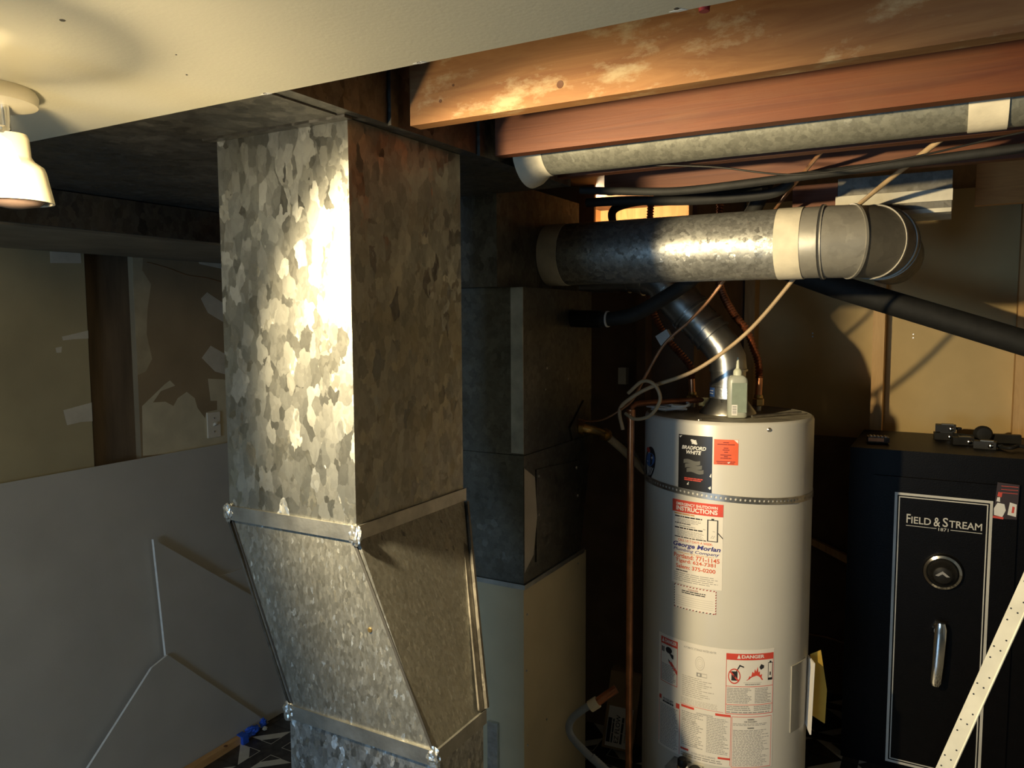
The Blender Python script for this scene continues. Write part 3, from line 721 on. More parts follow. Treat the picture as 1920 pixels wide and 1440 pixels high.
def f(b):
    ptext(b, S, 'BRADFORD', .11, .745, .83, .812, O1, 0, .25, .03); ptext(b, S, 'WHITE', .25, .665, .70, .732, O1, 0, .25, .03)
    wave(b, S, .40, .56, .845, .925, 3, O1, 2, .06)
    wave(b, S, .22, .72, .33, .56, 3, O1, 4, .07)
    pdash(b, S, .20, .185, .76, .245, 2, O1, 3, .25, .62, 4, .1)
    ppoly(b, S, [(.93, .30), (.985, .36), (.98, .28)], O1, 0); ppoly(b, S, [(.28, .12), (.34, .17), (.33, .11)], O1, 0); ppoly(b, S, [(.90, .10), (.97, .13), (.98, .08), (.94, .07)], O1, 0)
    ppoly(b, S, [(.02, .97), (.12, .985), (.05, .94)], O1, 0)
pr('print', S, o, [INK_W, INK_G, INK_W, INK_R, plain('ink_mid_grey', (0.12, 0.12, 0.11), .5)], f)
# orange sticker
S, o = lab('service_sticker', 275.8, 290.8, 1.393, 1.464, ORANGE, label='small orange-red service sticker')
def f(b):
    for i, (v, w) in enumerate([(.88, .25), (.80, .72), (.66, .2), (.585, .28), (.50, .16), (.385, .46), (.325, .16), (.26, .46), (.12, .78), (.055, .72)]):
        pdash(b, S, .5 - w / 2, v - .03, .5 + w / 2, v + .035, 1, O1, 0, .3, .55, i, .05)
    ppoly(b, S, [(.82, .99), (.99, .85), (.99, .99)], O1, 1); ppoly(b, S, [(.55, .10), (.68, .13), (.62, .05)], O1, 1)
pr('print', S, o, [plain('ink_dark_red', (0.28, 0.03, 0.02), .6), INK_W], f)
# emergency shutdown label
S, o = lab('shutdown_label', 247.3, 282.3, 1.034, 1.280, LABEL, label='white and red emergency shutdown instruction label')
def f(b):
    prect(b, S, 0, .855, 1, 1, O1, 0)
    ptext(b, S, 'EMERGENCY SHUTDOWN', .09, .938, .90, .972, O2, 1, 0, .025); ptext(b, S, 'INSTRUCTIONS', .09, .876, .90, .930, O2, 1, 0, .03)
    ptext(b, S, 'CALL US 7 DAYS A WEEK:', .14, .512, .82, .540, O1, 2, 0, .015)
    ptext(b, S, 'George Morlan', .03, .432, .965, .502, O1, 3, .22, .03); ptext(b, S, 'Plumbing Company', .04, .385, .945, .432, O1, 3, .22, .012)
    ptext(b, S, 'Portland: 771-1145', .05, .312, .95, .365, O1, 2, 0, .022); ptext(b, S, 'Tigard: 624-7381', .09, .250, .88, .305, O1, 2, 0, .022); ptext(b, S, 'Salem: 375-0200', .10, .190, .88, .237, O1, 2, 0, .022)
    pdash(b, S, .05, .825, .5, .85, 1, O1, 5, .2, .5, 1); pdash(b, S, .06, .79, .62, .82, 1, O1, 4, .1, .5, 2, 0)
    pdash(b, S, .12, .735, .63, .785, 3, O1, 6, .12, .4, 3); pdash(b, S, .06, .715, .40, .735, 1, O1, 4, .15, .5, 4, 0); pdash(b, S, .16, .685, .55, .71, 1, O1, 6, .1, .4, 5)
    pdash(b, S, .06, .655, .63, .685, 1, O1, 4, .1, .5, 6, 0); pdash(b, S, .12, .575, .66, .65, 5, O1, 6, .1, .4, 7, .15); pdash(b, S, .06, .55, .70, .575, 1, O1, 4, .1, .45, 8, 0)
    pframe(b, S, .715, .56, .915, .815, .022, .009, O1, 4); prect(b, S, .79, .812, .84, .83, O1, 4)
    for a in range(6): prect(b, S, .78 + .012 * a, .60 + .012 * (a % 3), .80 + .012 * a, .606 + .012 * (a % 3), O1, 6)
    ppoly(b, S, [(.64, .69), (.86, .675), (.86, .681), (.64, .697)], O1, 6); ppoly(b, S, [(.91, .66), (1.0, .60), (1.0, .615), (.92, .67)], O1, 4)
    pdash(b, S, .10, .150, .35, .178, 1, O1, 4, .3, .4, 9, 0); pdash(b, S, .05, .03, .95, .145, 5, O1, 6, .1, .35, 10, .2)
    pdash(b, S, .15, .37, .85, .385, 1, O1, 5, .1, .4, 12, 0)
pr('print', S, o, [INK_R, INK_W, INK_RT, INK_B, INK_K, INK_Y, INK_G], f)
# note with candy-striped edge
S, o = lab('striped_note', 249.6, 278.9, .962, 1.0315, LABEL, label='cream note with a red and blue striped edge')
def f(b):
    for i in range(13):
        u = i / 13
        ppoly(b, S, [(u, .955), (u + .035, .955), (u + .055, 1.0), (u + .02, 1.0)], O1, 0); ppoly(b, S, [(u, 0), (u + .035, 0), (u + .055, .045), (u + .02, .045)], O1, i % 2)
    for i in range(9):
        v = i / 9
        ppoly(b, S, [(0, v), (.02, v + .03), (.02, v + .09), (0, v + .06)], O1, 1); ppoly(b, S, [(.98, v), (1, v + .03), (1, v + .09), (.98, v + .06)], O1, 0)
    ptext(b, S, 'DANGER', .36, .83, .60, .90, O1, 0, 0, .01); pdash(b, S, .2, .66, .78, .82, 2, O1, 2, .12, .5, 3, .1)
    for i in range(5): prect(b, S, .06, .16 + .09 * i, .94, .172 + .09 * i, O1, 3)
pr('print', S, o, [plain('ink_stripe', (0.30, 0.04, 0.04), .6), INK_K, INK_K, INK_L], f)
# oval sticker on the left shoulder
S = CylS(HX, HY, HR, 208, 230, 1.308, 1.415); S.du = 8
b = NB(); n = 28; vs = []
ov = lambda t, k=1.0: (.5 + .5 * k * math.cos(t) * .86 + .16 * k * math.sin(t), .5 + .5 * k * math.sin(t))
quad(b, [S(*ov(2 * math.pi * i / n), O1) for i in range(n)]); o = fin(b, 'oval_sticker', plain('sticker_black', (.02, .02, .025), .4), wh, label='oval dark sticker with blue and red')
def f(b):
    quad(b, [S(.56 + .34 * math.cos(2 * math.pi * i / 20) + .1 * math.sin(2 * math.pi * i / 20), .62 + .20 * math.sin(2 * math.pi * i / 20), O2) for i in range(20)], 0)
    quad(b, [S(.42 + .16 * math.cos(2 * math.pi * i / 20), .88 + .07 * math.sin(2 * math.pi * i / 20), O3) for i in range(20)], 1)
    for k in range(4): ppoly(b, S, [(.25 + .12 * k, .10 + .03 * k), (.29 + .12 * k, .10 + .03 * k), (.50 + .11 * k, .42), (.45 + .11 * k, .42)], O2, 2)
    ppoly(b, S, [(.30, .55), (.38, .52), (.82, .70), (.76, .74)], O3, 2)
pr('print', S, o, [STBLUE, INK_R, INK_W], f)
# the big instruction label
S, o = lab('instruction_label', 235.9, 317.7, .517, .866, LABEL, label='large white instruction label with red danger panels')
def ua(a): return (a - 235.9) / 81.8
def vz(z): return (z - .517) / .349
def f(b):
    # left danger panel
    l0, l1 = ua(238.2), ua(253); prect(b, S, l0, vz(.838), l1, vz(.857), O1, 0); ptext(b, S, 'DANGER', l0 + .05, vz(.8425), l1 - .008, vz(.8535), O2, 1, 0, .03)
    ppoly(b, S, [(l0 + .012, vz(.842)), (l0 + .042, vz(.842)), (l0 + .027, vz(.855))], O2, 1)
    pframe(b, S, l0, vz(.720), l1, vz(.838), .004, .005, O1, 0)
    for du, z in ((.010, .812), (.028, .812)): prect(b, S, l0 + du, vz(z), l0 + du + .012, vz(z + .016), O1, 2)
    quad(b, [S(l0 + .09 + .035 * math.cos(2 * math.pi * i / 14), vz(.822) + .028 * math.sin(2 * math.pi * i / 14), O1) for i in range(14)], 2)
    ppoly(b, S, [(l0 + .09, vz(.815)), (l0 + .14, vz(.812)), (l0 + .14, vz(.800)), (l0 + .125, vz(.800))], O1, 2)
    ppoly(b, S, [(l0 + .09, vz(.788)), (l0 + .12, vz(.790)), (l1 - .004, vz(.768)), (l1 - .004, vz(.756)), (l0 + .12, vz(.776))], O1, 3)
    ppoly(b, S, [(l0 + .085, vz(.796)), (l0 + .12, vz(.786)), (l0 + .13, vz(.776)), (l0 + .09, vz(.786))], O1, 2)
    pdash(b, S, l0 + .008, vz(.725), l1 - .01, vz(.778), 11, O1, 4, .14, .5, 21, .2)
    # middle: rating plate
    m0, m1 = ua(256), ua(282); ptext(b, S, 'AUTOMATIC STORAGE WATER HEATER', m0 + .02, vz(.848), m1 - .03, vz(.854), O1, 4, 0, .01)
    c = (ua(269), vz(.812)); ri, ro_ = .9, 1.0
    for i in range(24):
        a0, a1 = 2 * math.pi * i / 24, 2 * math.pi * (i + 1) / 24
        for r_ in (.038, .026, .014): ppoly(b, S, [(c[0] + r_ * math.cos(a0), c[1] + r_ * 1.55 * math.sin(a0)), (c[0] + r_ * math.cos(a1), c[1] + r_ * 1.55 * math.sin(a1)), (c[0] + .92 * r_ * math.cos(a1), c[1] + .92 * r_ * 1.55 * math.sin(a1)), (c[0] + .92 * r_ * math.cos(a0), c[1] + .92 * r_ * 1.55 * math.sin(a0))], O1, 5)
    prect(b, S, ua(266.8), vz(.772), ua(270.2), vz(.784), O1, 4); pframe(b, S, ua(270.2), vz(.772), ua(273.8), vz(.784), .003, .006, O1, 5)
    quad(b, [S(ua(268.5) + .009 * math.cos(i * .6283), vz(.778) + .010 * math.sin(i * .6283), O2) for i in range(10)], 1)
    pdash(b, S, m0 + .01, vz(.704), m1 - .02, vz(.768), 11, O1, 5, .09, .42, 22, .45); pdash(b, S, m0, vz(.682), m1 - .005, vz(.700), 5, O1, 5, .05, .4, 23, .05)
    # right danger panel
    d0, d1 = ua(285.8), ua(317.2); prect(b, S, d0, vz(.838), d1, vz(.855), O1, 0); ptext(b, S, 'DANGER', ua(295.5), vz(.8415), ua(310.5), vz(.8515), O2, 1, 0, .03)
    ppoly(b, S, [(ua(292.6), vz(.8405)), (ua(294.9), vz(.8405)), (ua(293.75), vz(.853))], O2, 1)
    pframe(b, S, d0, vz(.677), d1, vz(.838), .004, .005, O1, 0); prect(b, S, d0, vz(.758), d1, vz(.7595), O1, 0); prect(b, S, d0, vz(.7045), d1, vz(.706), O1, 0)
    c = (ua(291.0), vz(.789))
    prect(b, S, c[0] - .022, vz(.776), c[0] + .025, vz(.803), O1, 2); ppoly(b, S, [(c[0] + .012, vz(.803)), (c[0] + .02, vz(.803)), (c[0] + .045, vz(.818)), (c[0] + .075, vz(.814)), (c[0] + .075, vz(.818)), (c[0] + .04, vz(.823))], O1, 2)
    for i in range(24):
        a0, a1 = 2 * math.pi * i / 24, 2 * math.pi * (i + 1) / 24
        ppoly(b, S, [(c[0] + .048 * math.cos(a0), c[1] + .065 * math.sin(a0)), (c[0] + .048 * math.cos(a1), c[1] + .065 * math.sin(a1)), (c[0] + .041 * math.cos(a1), c[1] + .055 * math.sin(a1)), (c[0] + .041 * math.cos(a0), c[1] + .055 * math.sin(a0))], O2, 3)
    ppoly(b, S, [(c[0] - .038, c[1] + .035), (c[0] - .030, c[1] + .045), (c[0] + .038, c[1] - .035), (c[0] + .030, c[1] - .045)], O2, 3)
    fu, fw = ua(298.5), ua(310) - ua(298.5); fl_ = [(0, 0), (.12, .1), (.2, .32), (.28, .25), (.36, .62), (.45, .5), (.5, .8), (.58, .6), (.66, .95), (.7, .55), (.78, .62), (.8, .35), (.93, .42), (.9, .2), (1, 0)]
    quad(b, [S(fu + fw * x, vz(.777) + .12 * y, O1) for x, y in fl_], 3)
    ppoly(b, S, [(ua(307.2), vz(.815)), (ua(308.5), vz(.824)), (ua(310.5), vz(.819)), (ua(310.3), vz(.812)), (ua(308.2), vz(.807))], O1, 2)
    pframe(b, S, ua(313.3), vz(.775), ua(316.6), vz(.827), .004, .006, O1, 2); prect(b, S, ua(313.6), vz(.776), ua(316.3), vz(.782), O1, 2); prect(b, S, ua(314.5), vz(.789), ua(315.4), vz(.799), O1, 2); prect(b, S, ua(314.3), vz(.827), ua(315.6), vz(.831), O1, 2)
    prect(b, S, ua(297), vz(.770), ua(309), vz(.7708), O1, 4); pdash(b, S, ua(298), vz(.762), ua(308), vz(.768), 1, O1, 4, .12, .6, 24, 0)
    pdash(b, S, d0 + .01, vz(.709), ua(302.5), vz(.755), 10, O1, 4, .12, .5, 25, .25); pdash(b, S, ua(304.5), vz(.709), d1 - .012, vz(.755), 10, O1, 4, .15, .5, 26, .3)
    pdash(b, S, d0 + .01, vz(.687), ua(302), vz(.703), 3, O1, 4, .14, .5, 27, .15); pdash(b, S, ua(304), vz(.687), d1 - .01, vz(.703), 3, O1, 4, .14, .5, 28, .15); pdash(b, S, d0 + .008, vz(.679), d1 - .03, vz(.686), 1, O1, 4, .08, .5, 29, 0)
    # lower left
    q0, q1 = ua(237.2), ua(255); prect(b, S, q0, vz(.663), q0 + .025, vz(.676), O1, 0); prect(b, S, q1 - .035, vz(.657), q1, vz(.672), O1, 0)
    ptext(b, S, 'FOR YOUR SAFETY', q0 + .045, vz(.664), q1 - .06, vz(.672), O1, 2, 0, .02); pdash(b, S, q0 + .04, vz(.656), q1 - .06, vz(.663), 1, O1, 2, .2, .7, 30, 0)
    pdash(b, S, q0 + .012, vz(.524), q1 - .012, vz(.652), 28, O1, 4, .1, .5, 31, .15); prect(b, S, q1 + .001, vz(.519), q1 + .005, vz(.657), O1, 0); prect(b, S, q0 - .004, vz(.530), q0, vz(.672), O1, 0)
    # lower middle
    w0, w1 = ua(256.3), ua(289.2); prect(b, S, w0, vz(.669), ua(265.5), vz(.676), O1, 0); prect(b, S, ua(279.5), vz(.667), w1, vz(.674), O1, 0); ptext(b, S, 'LIGHTING INSTRUCTIONS', ua(267), vz(.660), ua(278), vz(.665), O1, 4, 0, .02)
    pdash(b, S, w0 + .005, vz(.555), ua(272), vz(.660), 19, O1, 4, .09, .42, 32, .35); pdash(b, S, ua(274), vz(.552), w1 - .008, vz(.660), 22, O1, 4, .09, .42, 33, .3)
    for a, z in ((258.6, .633), (265, .631), (267, .562)): quad(b, [S(ua(a) + .016 * math.cos(i * .524), vz(z) + .016 * math.sin(i * .524), O2) for i in range(12)], 5)
    prect(b, S, w0 - .002, vz(.540), ua(262), vz(.546), O1, 0); prect(b, S, ua(281.5), vz(.539), w1, vz(.545), O1, 0); ptext(b, S, 'TO TURN OFF GAS TO APPLIANCE', ua(264), vz(.536), ua(280), vz(.541), O1, 4, 0, .02)
    pdash(b, S, w0, vz(.522), w1 - .01, vz(.534), 2, O1, 4, .08, .45, 34, .3); prect(b, S, w1, vz(.523), w1 + .003, vz(.670), O1, 0)
    # lower right
    e0, e1 = ua(290), ua(316.6); pframe(b, S, e0, vz(.519), e1, vz(.670), .003, .004, O1, 3); ptext(b, S, 'WARNING', ua(300), vz(.659), ua(304.5), vz(.664), O1, 2, 0, .02); ptext(b, S, 'FOR YOUR SAFETY', ua(298), vz(.653), ua(306.5), vz(.657), O1, 2, 0, .02)
    pdash(b, S, e0 + .01, vz(.643), e1 - .02, vz(.651), 2, O1, 4, .06, .45, 35, .1); ptext(b, S, 'WARNING', ua(300), vz(.634), ua(304.5), vz(.639), O1, 2, 0, .02); pdash(b, S, e0 + .01, vz(.523), e1 - .015, vz(.632), 26, O1, 4, .06, .42, 36, .25)
    prect(b, S, m0 - .005, vz(.6785), ua(284.5), vz(.6795), O1, 3)
pr('print', S, o, [INK_R, INK_W, INK_K, INK_R, INK_G, INK_L], f)
# gas control valve at the bottom of the picture
gv = NB(); d = Vector((math.cos(R(262)), math.sin(R(262)), 0)); base = Vector((HX, HY, .478)) + d * HR
obox(gv, base + d * .03, d.cross(V(0, 0, 1)), d, (0, 0, 1), .045, .032, .03); gvo = fin(gv, 'gas_valve', CLEAT, wh, bevel=0.006)
b = NB(); lathe(b, base + d * .040 + V(0, 0, .028), (0, 0, 1), [(.016, 0), (.016, .006), (.012, .010)], 20); fin(b, 'knob_collar', CHROME, gvo)
b = NB(); lathe(b, base + d * .040 + V(0, 0, .037), (0, 0, 1), [(.013, 0), (.0145, .004), (.0145, .017), (.012, .021), (.004, .022)], 12); fin(b, 'knob', BLACKP, gvo)
b = NB(); lathe(b, base + d * .035 + V(.035, 0, .022), (0, 0, 1), [(.018, 0), (.018, .012), (.013, .017)], 16); fin(b, 'knob', BLACKP, gvo)
# document pouch on the right side
S = CylS(HX, HY, HR, 333, 352, .60, .80); S.du = 10
b = NB(); pslab(b, S, 0, 0, 1, 1, .004); po = fin(b, 'document_pouch', plain('clear_pouch', (0.36, 0.34, 0.29), .3), wh)
b = NB(); hexa(b, [(-.345, 2.40, .59), (-.322, 2.36, .57), (-.318, 2.362, .57), (-.341, 2.402, .59)], [(-.342, 2.41, .79), (-.318, 2.37, .785), (-.314, 2.372, .785), (-.338, 2.412, .79)]); fin(b, 'folded_manual', LABEL, po)
b = NB(); prism(b, [(-.335, 2.43, .60), (-.295, 2.46, .565), (-.292, 2.46, .67), (-.31, 2.44, .80), (-.335, 2.42, .79)], (.002, .002, 0)); fin(b, 'energy_card', YELLOW, po)

# perforated strap round the tank
strap = thing('plumber_strap', (HX, HY, 1.27), 'perforated steel strap belted around the water heater', 'strap')
b = NB(); n = 120; hw = 0.0095
def sp(a, dz, off): 
    z = 1.297 - .016 * math.sin(R(a - 290) * 1.0) * (1 if True else 0); return Vector((HX + (HR + off) * math.cos(R(a)), HY + (HR + off) * math.sin(R(a)), z + dz))
for i in range(n):
    a0, a1 = 360 * i / n, 360 * (i + 1) / n; am = (a0 + a1) / 2
    outer = [(a0, -hw), (am, -hw), (a1, -hw), (a1, 0), (a1, hw), (am, hw), (a0, hw), (a0, 0)]
    ha = (a1 - a0) * .26; hz = .0036; k7 = .72
    inner = [(am - ha * k7, -hz * k7), (am, -hz), (am + ha * k7, -hz * k7), (am + ha, 0), (am + ha * k7, hz * k7), (am, hz), (am - ha * k7, hz * k7), (am - ha, 0)]
    vo = [b.verts.new(sp(a, z, .002)) for a, z in outer]; vi = [b.verts.new(sp(a, z, .002)) for a, z in inner]
    for k in range(8): b.faces.new([vo[k], vo[(k + 1) % 8], vi[(k + 1) % 8], vi[k]])
bmesh.ops.remove_doubles(b, verts=b.verts, dist=1e-5)
fin(b, 'strap_band', STEEL, strap, smooth=60)
b = NB(); a = R(222); p = Vector((HX + HR * math.cos(a), HY + HR * math.sin(a), 1.312)); q = Vector((-1.05, 2.75, 1.34)); dd = (q - p).normalized()
obox(b, (p + q) / 2, dd, dd.cross(V(0, 0, 1)), (0, 0, 1), (q - p).length / 2, .0008, hw); fin(b, 'strap_tail', STEEL, strap)

# ================================================================== VENT PIPE
vent = thing('vent_pipe', (HX, HY, HT), 'shiny flue pipe rising from the heater and bending left behind the round duct', 'pipe')
b = NB(); lathe(b, (HX, HY, HT - .003), (0, 0, 1), [(.085, 0), (.085, .004), (.062, .035), (.053, .05)], 32, capA=False); fin(b, 'draft_hood', VENT, vent)
b = NB(); tube(b, [(HX, HY, HT + .03), (HX, HY, 1.645)], .0525, 32); fin(b, 'riser', VENT, vent)
vp = [Vector(p) for p in [(HX, HY, 1.64), (-.594, HY, 1.675), (-.612, HY, 1.712), (-.640, HY, 1.745), (-.79, HY, 1.90)]]
b = NB(); tube(b, vp[:4], .0555, 32); fin(b, 'lower_elbow', VENT, vent)
dv = (vp[4] - vp[3]).normalized()
b = NB(); tube(b, [vp[3], vp[3] + dv * .10], .058, 32); fin(b, 'pipe_length', VENT, vent)
b = NB(); tube(b, [vp[3] + dv * .10, vp[3] + dv * .215], .064, 32); fin(b, 'pipe_length', VENT, vent)
for s, rr in ((0, .062), (.028, .061), (.095, .067), (.105, .067), (.19, .067), (.205, .067)):
    b = NB(); ring_band(b, vp[3] + dv * s, dv, .05, rr, .006, 32); fin(b, 'crimp_ring', VENT, vent)
for z, rr in ((1.642, .058), (1.60, .0555), (1.592, .056)):
    b = NB(); ring_band(b, (HX, HY, z), (0, 0, 1), .05, rr, .006, 32); fin(b, 'crimp_ring', VENT, vent)
hp = [vp[3] + dv * .21, vp[3] + dv * .25, Vector((-.855, HY, 1.935)), Vector((-.91, HY, 1.945)), Vector((-1.03, HY, 1.945)), Vector((-1.2, HY, 1.95))]
b = NB(); tube(b, hp, .060, 32); fin(b, 'upper_elbow', VENT, vent)
for i in (2, 3): 
    b = NB(); ring_band(b, hp[i], (hp[i + 1] - hp[i - 1]), .055, .0645, .006, 32); fin(b, 'crimp_ring', VENT, vent)
b = NB(); S = CylS(HX, HY, .0535, 200, 285, HT + .043, HT + .085); S.du = 12; pslab(b, S, 0, 0, 1, 1, .001); fo = fin(b, 'foil_label', FOIL, vent)
b = NB(); prect(b, S, .05, .15, .45, .85, .0015, 0); prect(b, S, .10, .55, .38, .62, .0018, 1); prect(b, S, .10, .35, .38, .42, .0018, 1); fin(b, 'print', [STBLUE, INK_W], fo, smooth=0)

# ================================================================== COPPER AND BRASS
def flex(name_label, pts, tail, nutpos):
    o = thing('flex_connector', nutpos, name_label, 'pipe', 'corrugated copper connectors on the heater')
    pts = resample(spline(pts, 10), .0048); rs = [.0132 if i % 2 else .0090 for i in range(len(pts))]
    b = NB(); tube(b, pts, rs, 12); fin(b, 'corrugated_tube', COPPERD, o, smooth=30)
    b = NB(); tube(b, tail, .0105, 12); fin(b, 'copper_tail', COPPER, o)
    p = Vector(nutpos)
    b = NB(); lathe(b, p, (0, 0, 1), [(.010, -.002), (.010, .014)], 12); fin(b, 'nipple', STEEL, o)
    b = NB(); lathe(b, p + V(0, 0, .013), (0, 0, 1), [(.013, 0), (.018, .003), (.018, .022), (.013, .026)], 6); fin(b, 'hex_nut', BRASS, o, smooth=20)
    b = NB(); lathe(b, p + V(0, 0, .036), (0, 0, 1), [(.013, 0), (.0145, .004), (.0125, .012)], 16); fin(b, 'collar', BRASS, o)
flex('corrugated copper connector standing right of the bottle', [(-.518, 2.5, 1.61), (-.522, 2.5, 1.66), (-.536, 2.5, 1.70), (-.560, 2.5, 1.76), (-.611, 2.52, 1.82), (-.66, 2.56, 1.90), (-.68, 2.6, 2.0), (-.68, 2.62, 2.2)], [(-.519, 2.495, 1.55), (-.518, 2.5, 1.613)], (-.519, 2.494, HT))
flex('corrugated copper connector left of the flue pipe, with a white clip', [(-.733, 2.5, 1.60), (-.737, 2.5, 1.64), (-.764, 2.5, 1.675), (-.819, 2.5, 1.735), (-.866, 2.5, 1.82), (-.90, 2.55, 1.92), (-.92, 2.6, 2.05), (-.92, 2.62, 2.2)], [(-.730, 2.5, 1.545), (-.733, 2.5, 1.603)], (-.730, 2.5, HT))
o = NB(); obox(o, (-.818, 2.478, 1.737), (1, 0, .62), (0, 1, 0), (-.62, 0, 1), .022, .012, .018); o = fin(o, 'pipe_clip', WHITEP, loc=(-.818, 2.48, 1.73), bevel=.003); tag(o, 'white plastic clip on the left corrugated connector', 'clip')
tp = thing('relief_valve', (-.645, 2.43, HT), 'brass relief valve on top of the heater with copper drain pipe', 'valve')
b = NB(); lathe(b, (-.648, 2.440, HT - .002), (0, 0, 1), [(.014, 0), (.014, .02), (.019, .022), (.019, .034), (.015, .036), (.015, .050), (.010, .056), (.010, .064)], 16); fin(b, 'valve_body', BRASS, tp)
b = NB(); obox(b, (-.660, 2.420, HT + .028), (1, .4, 0), (-.4, 1, 0), (0, 0, 1), .026, .014, .013); fin(b, 'outlet', BRASS, tp, bevel=.004)
b = NB(); tube(b, [(-.67, 2.41, 1.545), (-.72, 2.345, 1.545), (-.80, 2.235, 1.545), (-.818, 2.213, 1.543), (-.827, 2.203, 1.535), (-.828, 2.20, 1.52)], .0088, 14); fin(b, 'horizontal_pipe', COPPERD, tp)
b = NB(); tube(b, [(-.828, 2.20, 1.525), (-.828, 2.20, 1.4), (-.826, 2.20, .4), (-.825, 2.20, GF + .001)], .0108, 16); fin(b, 'drain_pipe', COPPER, tp, label='long upright copper drain pipe')
b = NB(); tube(b, [(-.828, 2.20, 1.500), (-.828, 2.20, 1.528)], .0135, 16); fin(b, 'elbow_socket', COPPER, tp)

# ================================================================== CABLES AND HOSES
def cable(name, label, pts, r, mat, n=8, seg=10, cat='cable', group=None):
    b = NB(); P = spline(pts, n) if isinstance(pts[0], tuple) else spline([Vector(p) for p in pts], n); tube(b, P, r, seg); o = fin(b, name, mat, loc=P[0]); return tag(o, label, cat, group)
eye_scale('room')
def NN(*a): return [mt(p, 'near') for p in a]
def FF(*a): return [mt(p, 'far') for p in a]
cable('tan_cable', 'thin tan cable dropping behind the round duct to the copper pipe top', NN((-.27, 2.30, 2.30), (-.319, 2.25, 2.238)) + FF((-.432, 2.24, 2.095), (-.581, 2.235, 1.885), (-.660, 2.25, 1.80), (-.742, 2.25, 1.725), (-.794, 2.24, 1.634), (-.822, 2.20, 1.56), (-.846, 2.16, 1.53)), .0047, CABLEB)
cable('tan_cable', 'thicker tan tubing sweeping from the joists past the bottle', NN((.02, 2.21, 2.27), (-.040, 2.205, 2.230)) + FF((-.228, 2.205, 2.079), (-.33, 2.205, 1.97), (-.383, 2.205, 1.890), (-.494, 2.20, 1.757), (-.624, 2.18, 1.655), (-.752, 2.18, 1.603), (-.815, 2.175, 1.568), (-.850, 2.165, 1.53), (-.842, 2.17, 1.47)), .0062, CABLE)
eye_scale('far')
cable('tan_cable', 'loop of tan tubing hanging over the left edge of the heater top', [(-.825, 2.168, 1.58), (-.775, 2.15, 1.618), (-.735, 2.14, 1.610), (-.718, 2.14, 1.569), (-.742, 2.13, 1.524), (-.791, 2.14, 1.508), (-.83, 2.16, 1.52)], .0052, CABLE)
cable('thermostat_wire', 'thin brown wire from the copper pipe to the furnace side', [(-.836, 2.18, 1.54), (-.87, 2.17, 1.515), (-.91, 2.17, 1.495), (-.958, 2.18, 1.487), (-.998, 2.19, 1.49)], .0028, CABLEB)
ch = thing('cable_bundle', (-.78, 2.38, HT), 'crumpled white cable bundle lying on the heater top', 'cable')
rg = random.Random(3)
for i in range(6):
    b = NB(); c = Vector((-.755 + rg.uniform(-.012, .012), 2.34 + rg.uniform(-.02, .02), HT + .006 + i * .0035)); ra, rb = .042 + rg.random() * .02, .03 + rg.random() * .02
    P = [c + Vector((ra * math.cos(t * .7 + i), rb * math.sin(t * .7 + i), rg.uniform(-.003, .004))) for t in range(8)]
    tube(b, spline(P, 5), .0034, 8); fin(b, 'cable_loop', WHITEP, ch)
cable('thin_rod', 'thin pale rod lying across the right of the heater top', [(-.494, 2.292, HT + .004), (-.44, 2.375, HT + .004), (-.385, 2.455, HT + .004)], .0035, STEEL, cat='rod')
hs = thing('drain_hose', (-.98, 2.15, 1.8), 'black rubber hose from the furnace side curving up behind the round duct', 'hose')
b = NB(); tube(b, spline([(-.999, 2.15, 1.80), (-.93, 2.15, 1.798), (-.86, 2.155, 1.80), (-.80, 2.17, 1.815), (-.73, 2.20, 1.858), (-.66, 2.23, 1.91), (-.58, 2.26, 1.99), (-.50, 2.28, 2.10), (-.45, 2.28, 2.21)], 8), .021, 18); fin(b, 'hose_body', BLACKR, hs)
b = NB(); tube(b, [(-.999, 2.15, 1.80), (-.905, 2.15, 1.798)], .026, 18); fin(b, 'end_cuff', BLACKP, hs)
b = NB(); ring_band(b, (-.885, 2.152, 1.798), (1, 0, 0), .019, .024, .005, 24); fin(b, 'white_clamp', WHITEP, hs)
b = NB(); tube(b, [(-.75, 2.9, 2.065), (-.348, 2.9, 1.905), (.2, 2.9, 1.718), (.75, 2.9, 1.53)], .040, 24)
o = fin(b, 'drain_pipe', BLACKR, loc=(-.1, 2.9, 1.82)); tag(o, 'thick black pipe sloping down to the right behind the elbow', 'pipe')
eye_scale('near')
cable('black_cable', 'black cable sagging under the joists from the trunk duct to the right', [(-1.04, 2.30, 2.205), (-.90, 2.30, 2.19), (-.71, 2.30, 2.176), (-.408, 2.30, 2.186), (-.117, 2.30, 2.198), (.138, 2.30, 2.208), (.6, 2.30, 2.215)], .012, BLACKR)
cable('black_cable', 'second black cable hanging lower behind the round duct', [(-1.16, 2.62, 2.215), (-1.0, 2.62, 2.21), (-.8, 2.62, 2.195), (-.56, 2.62, 2.192), (-.48, 2.62, 2.21), (-.44, 2.62, 2.26)], .016, BLACKR)
cable('thin_wire', 'thin dark wire drooping beneath the upper round duct', [(-.80, 2.05, 2.218), (-.56, 2.05, 2.19), (-.34, 2.05, 2.150), (-.105, 2.05, 2.165), (.10, 2.05, 2.195), (.3, 2.05, 2.218)], .0024, BLACKP)
cable('black_cable', 'short black cable arching in front of the lit gap under the joists', [(-1.31, 3.585, 2.10), (-1.30, 3.30, 2.16), (-1.25, 3.08, 2.235), (-1.17, 3.05, 2.265), (-1.02, 3.05, 2.272), (-.80, 3.02, 2.27), (-.60, 2.92, 2.26)], .017, BLACKR)
eye_scale('far')
gh = thing('gas_hose', (-.70, 1.98, GF), 'grey flexible gas hose curling up beside the tan cabinet', 'hose')
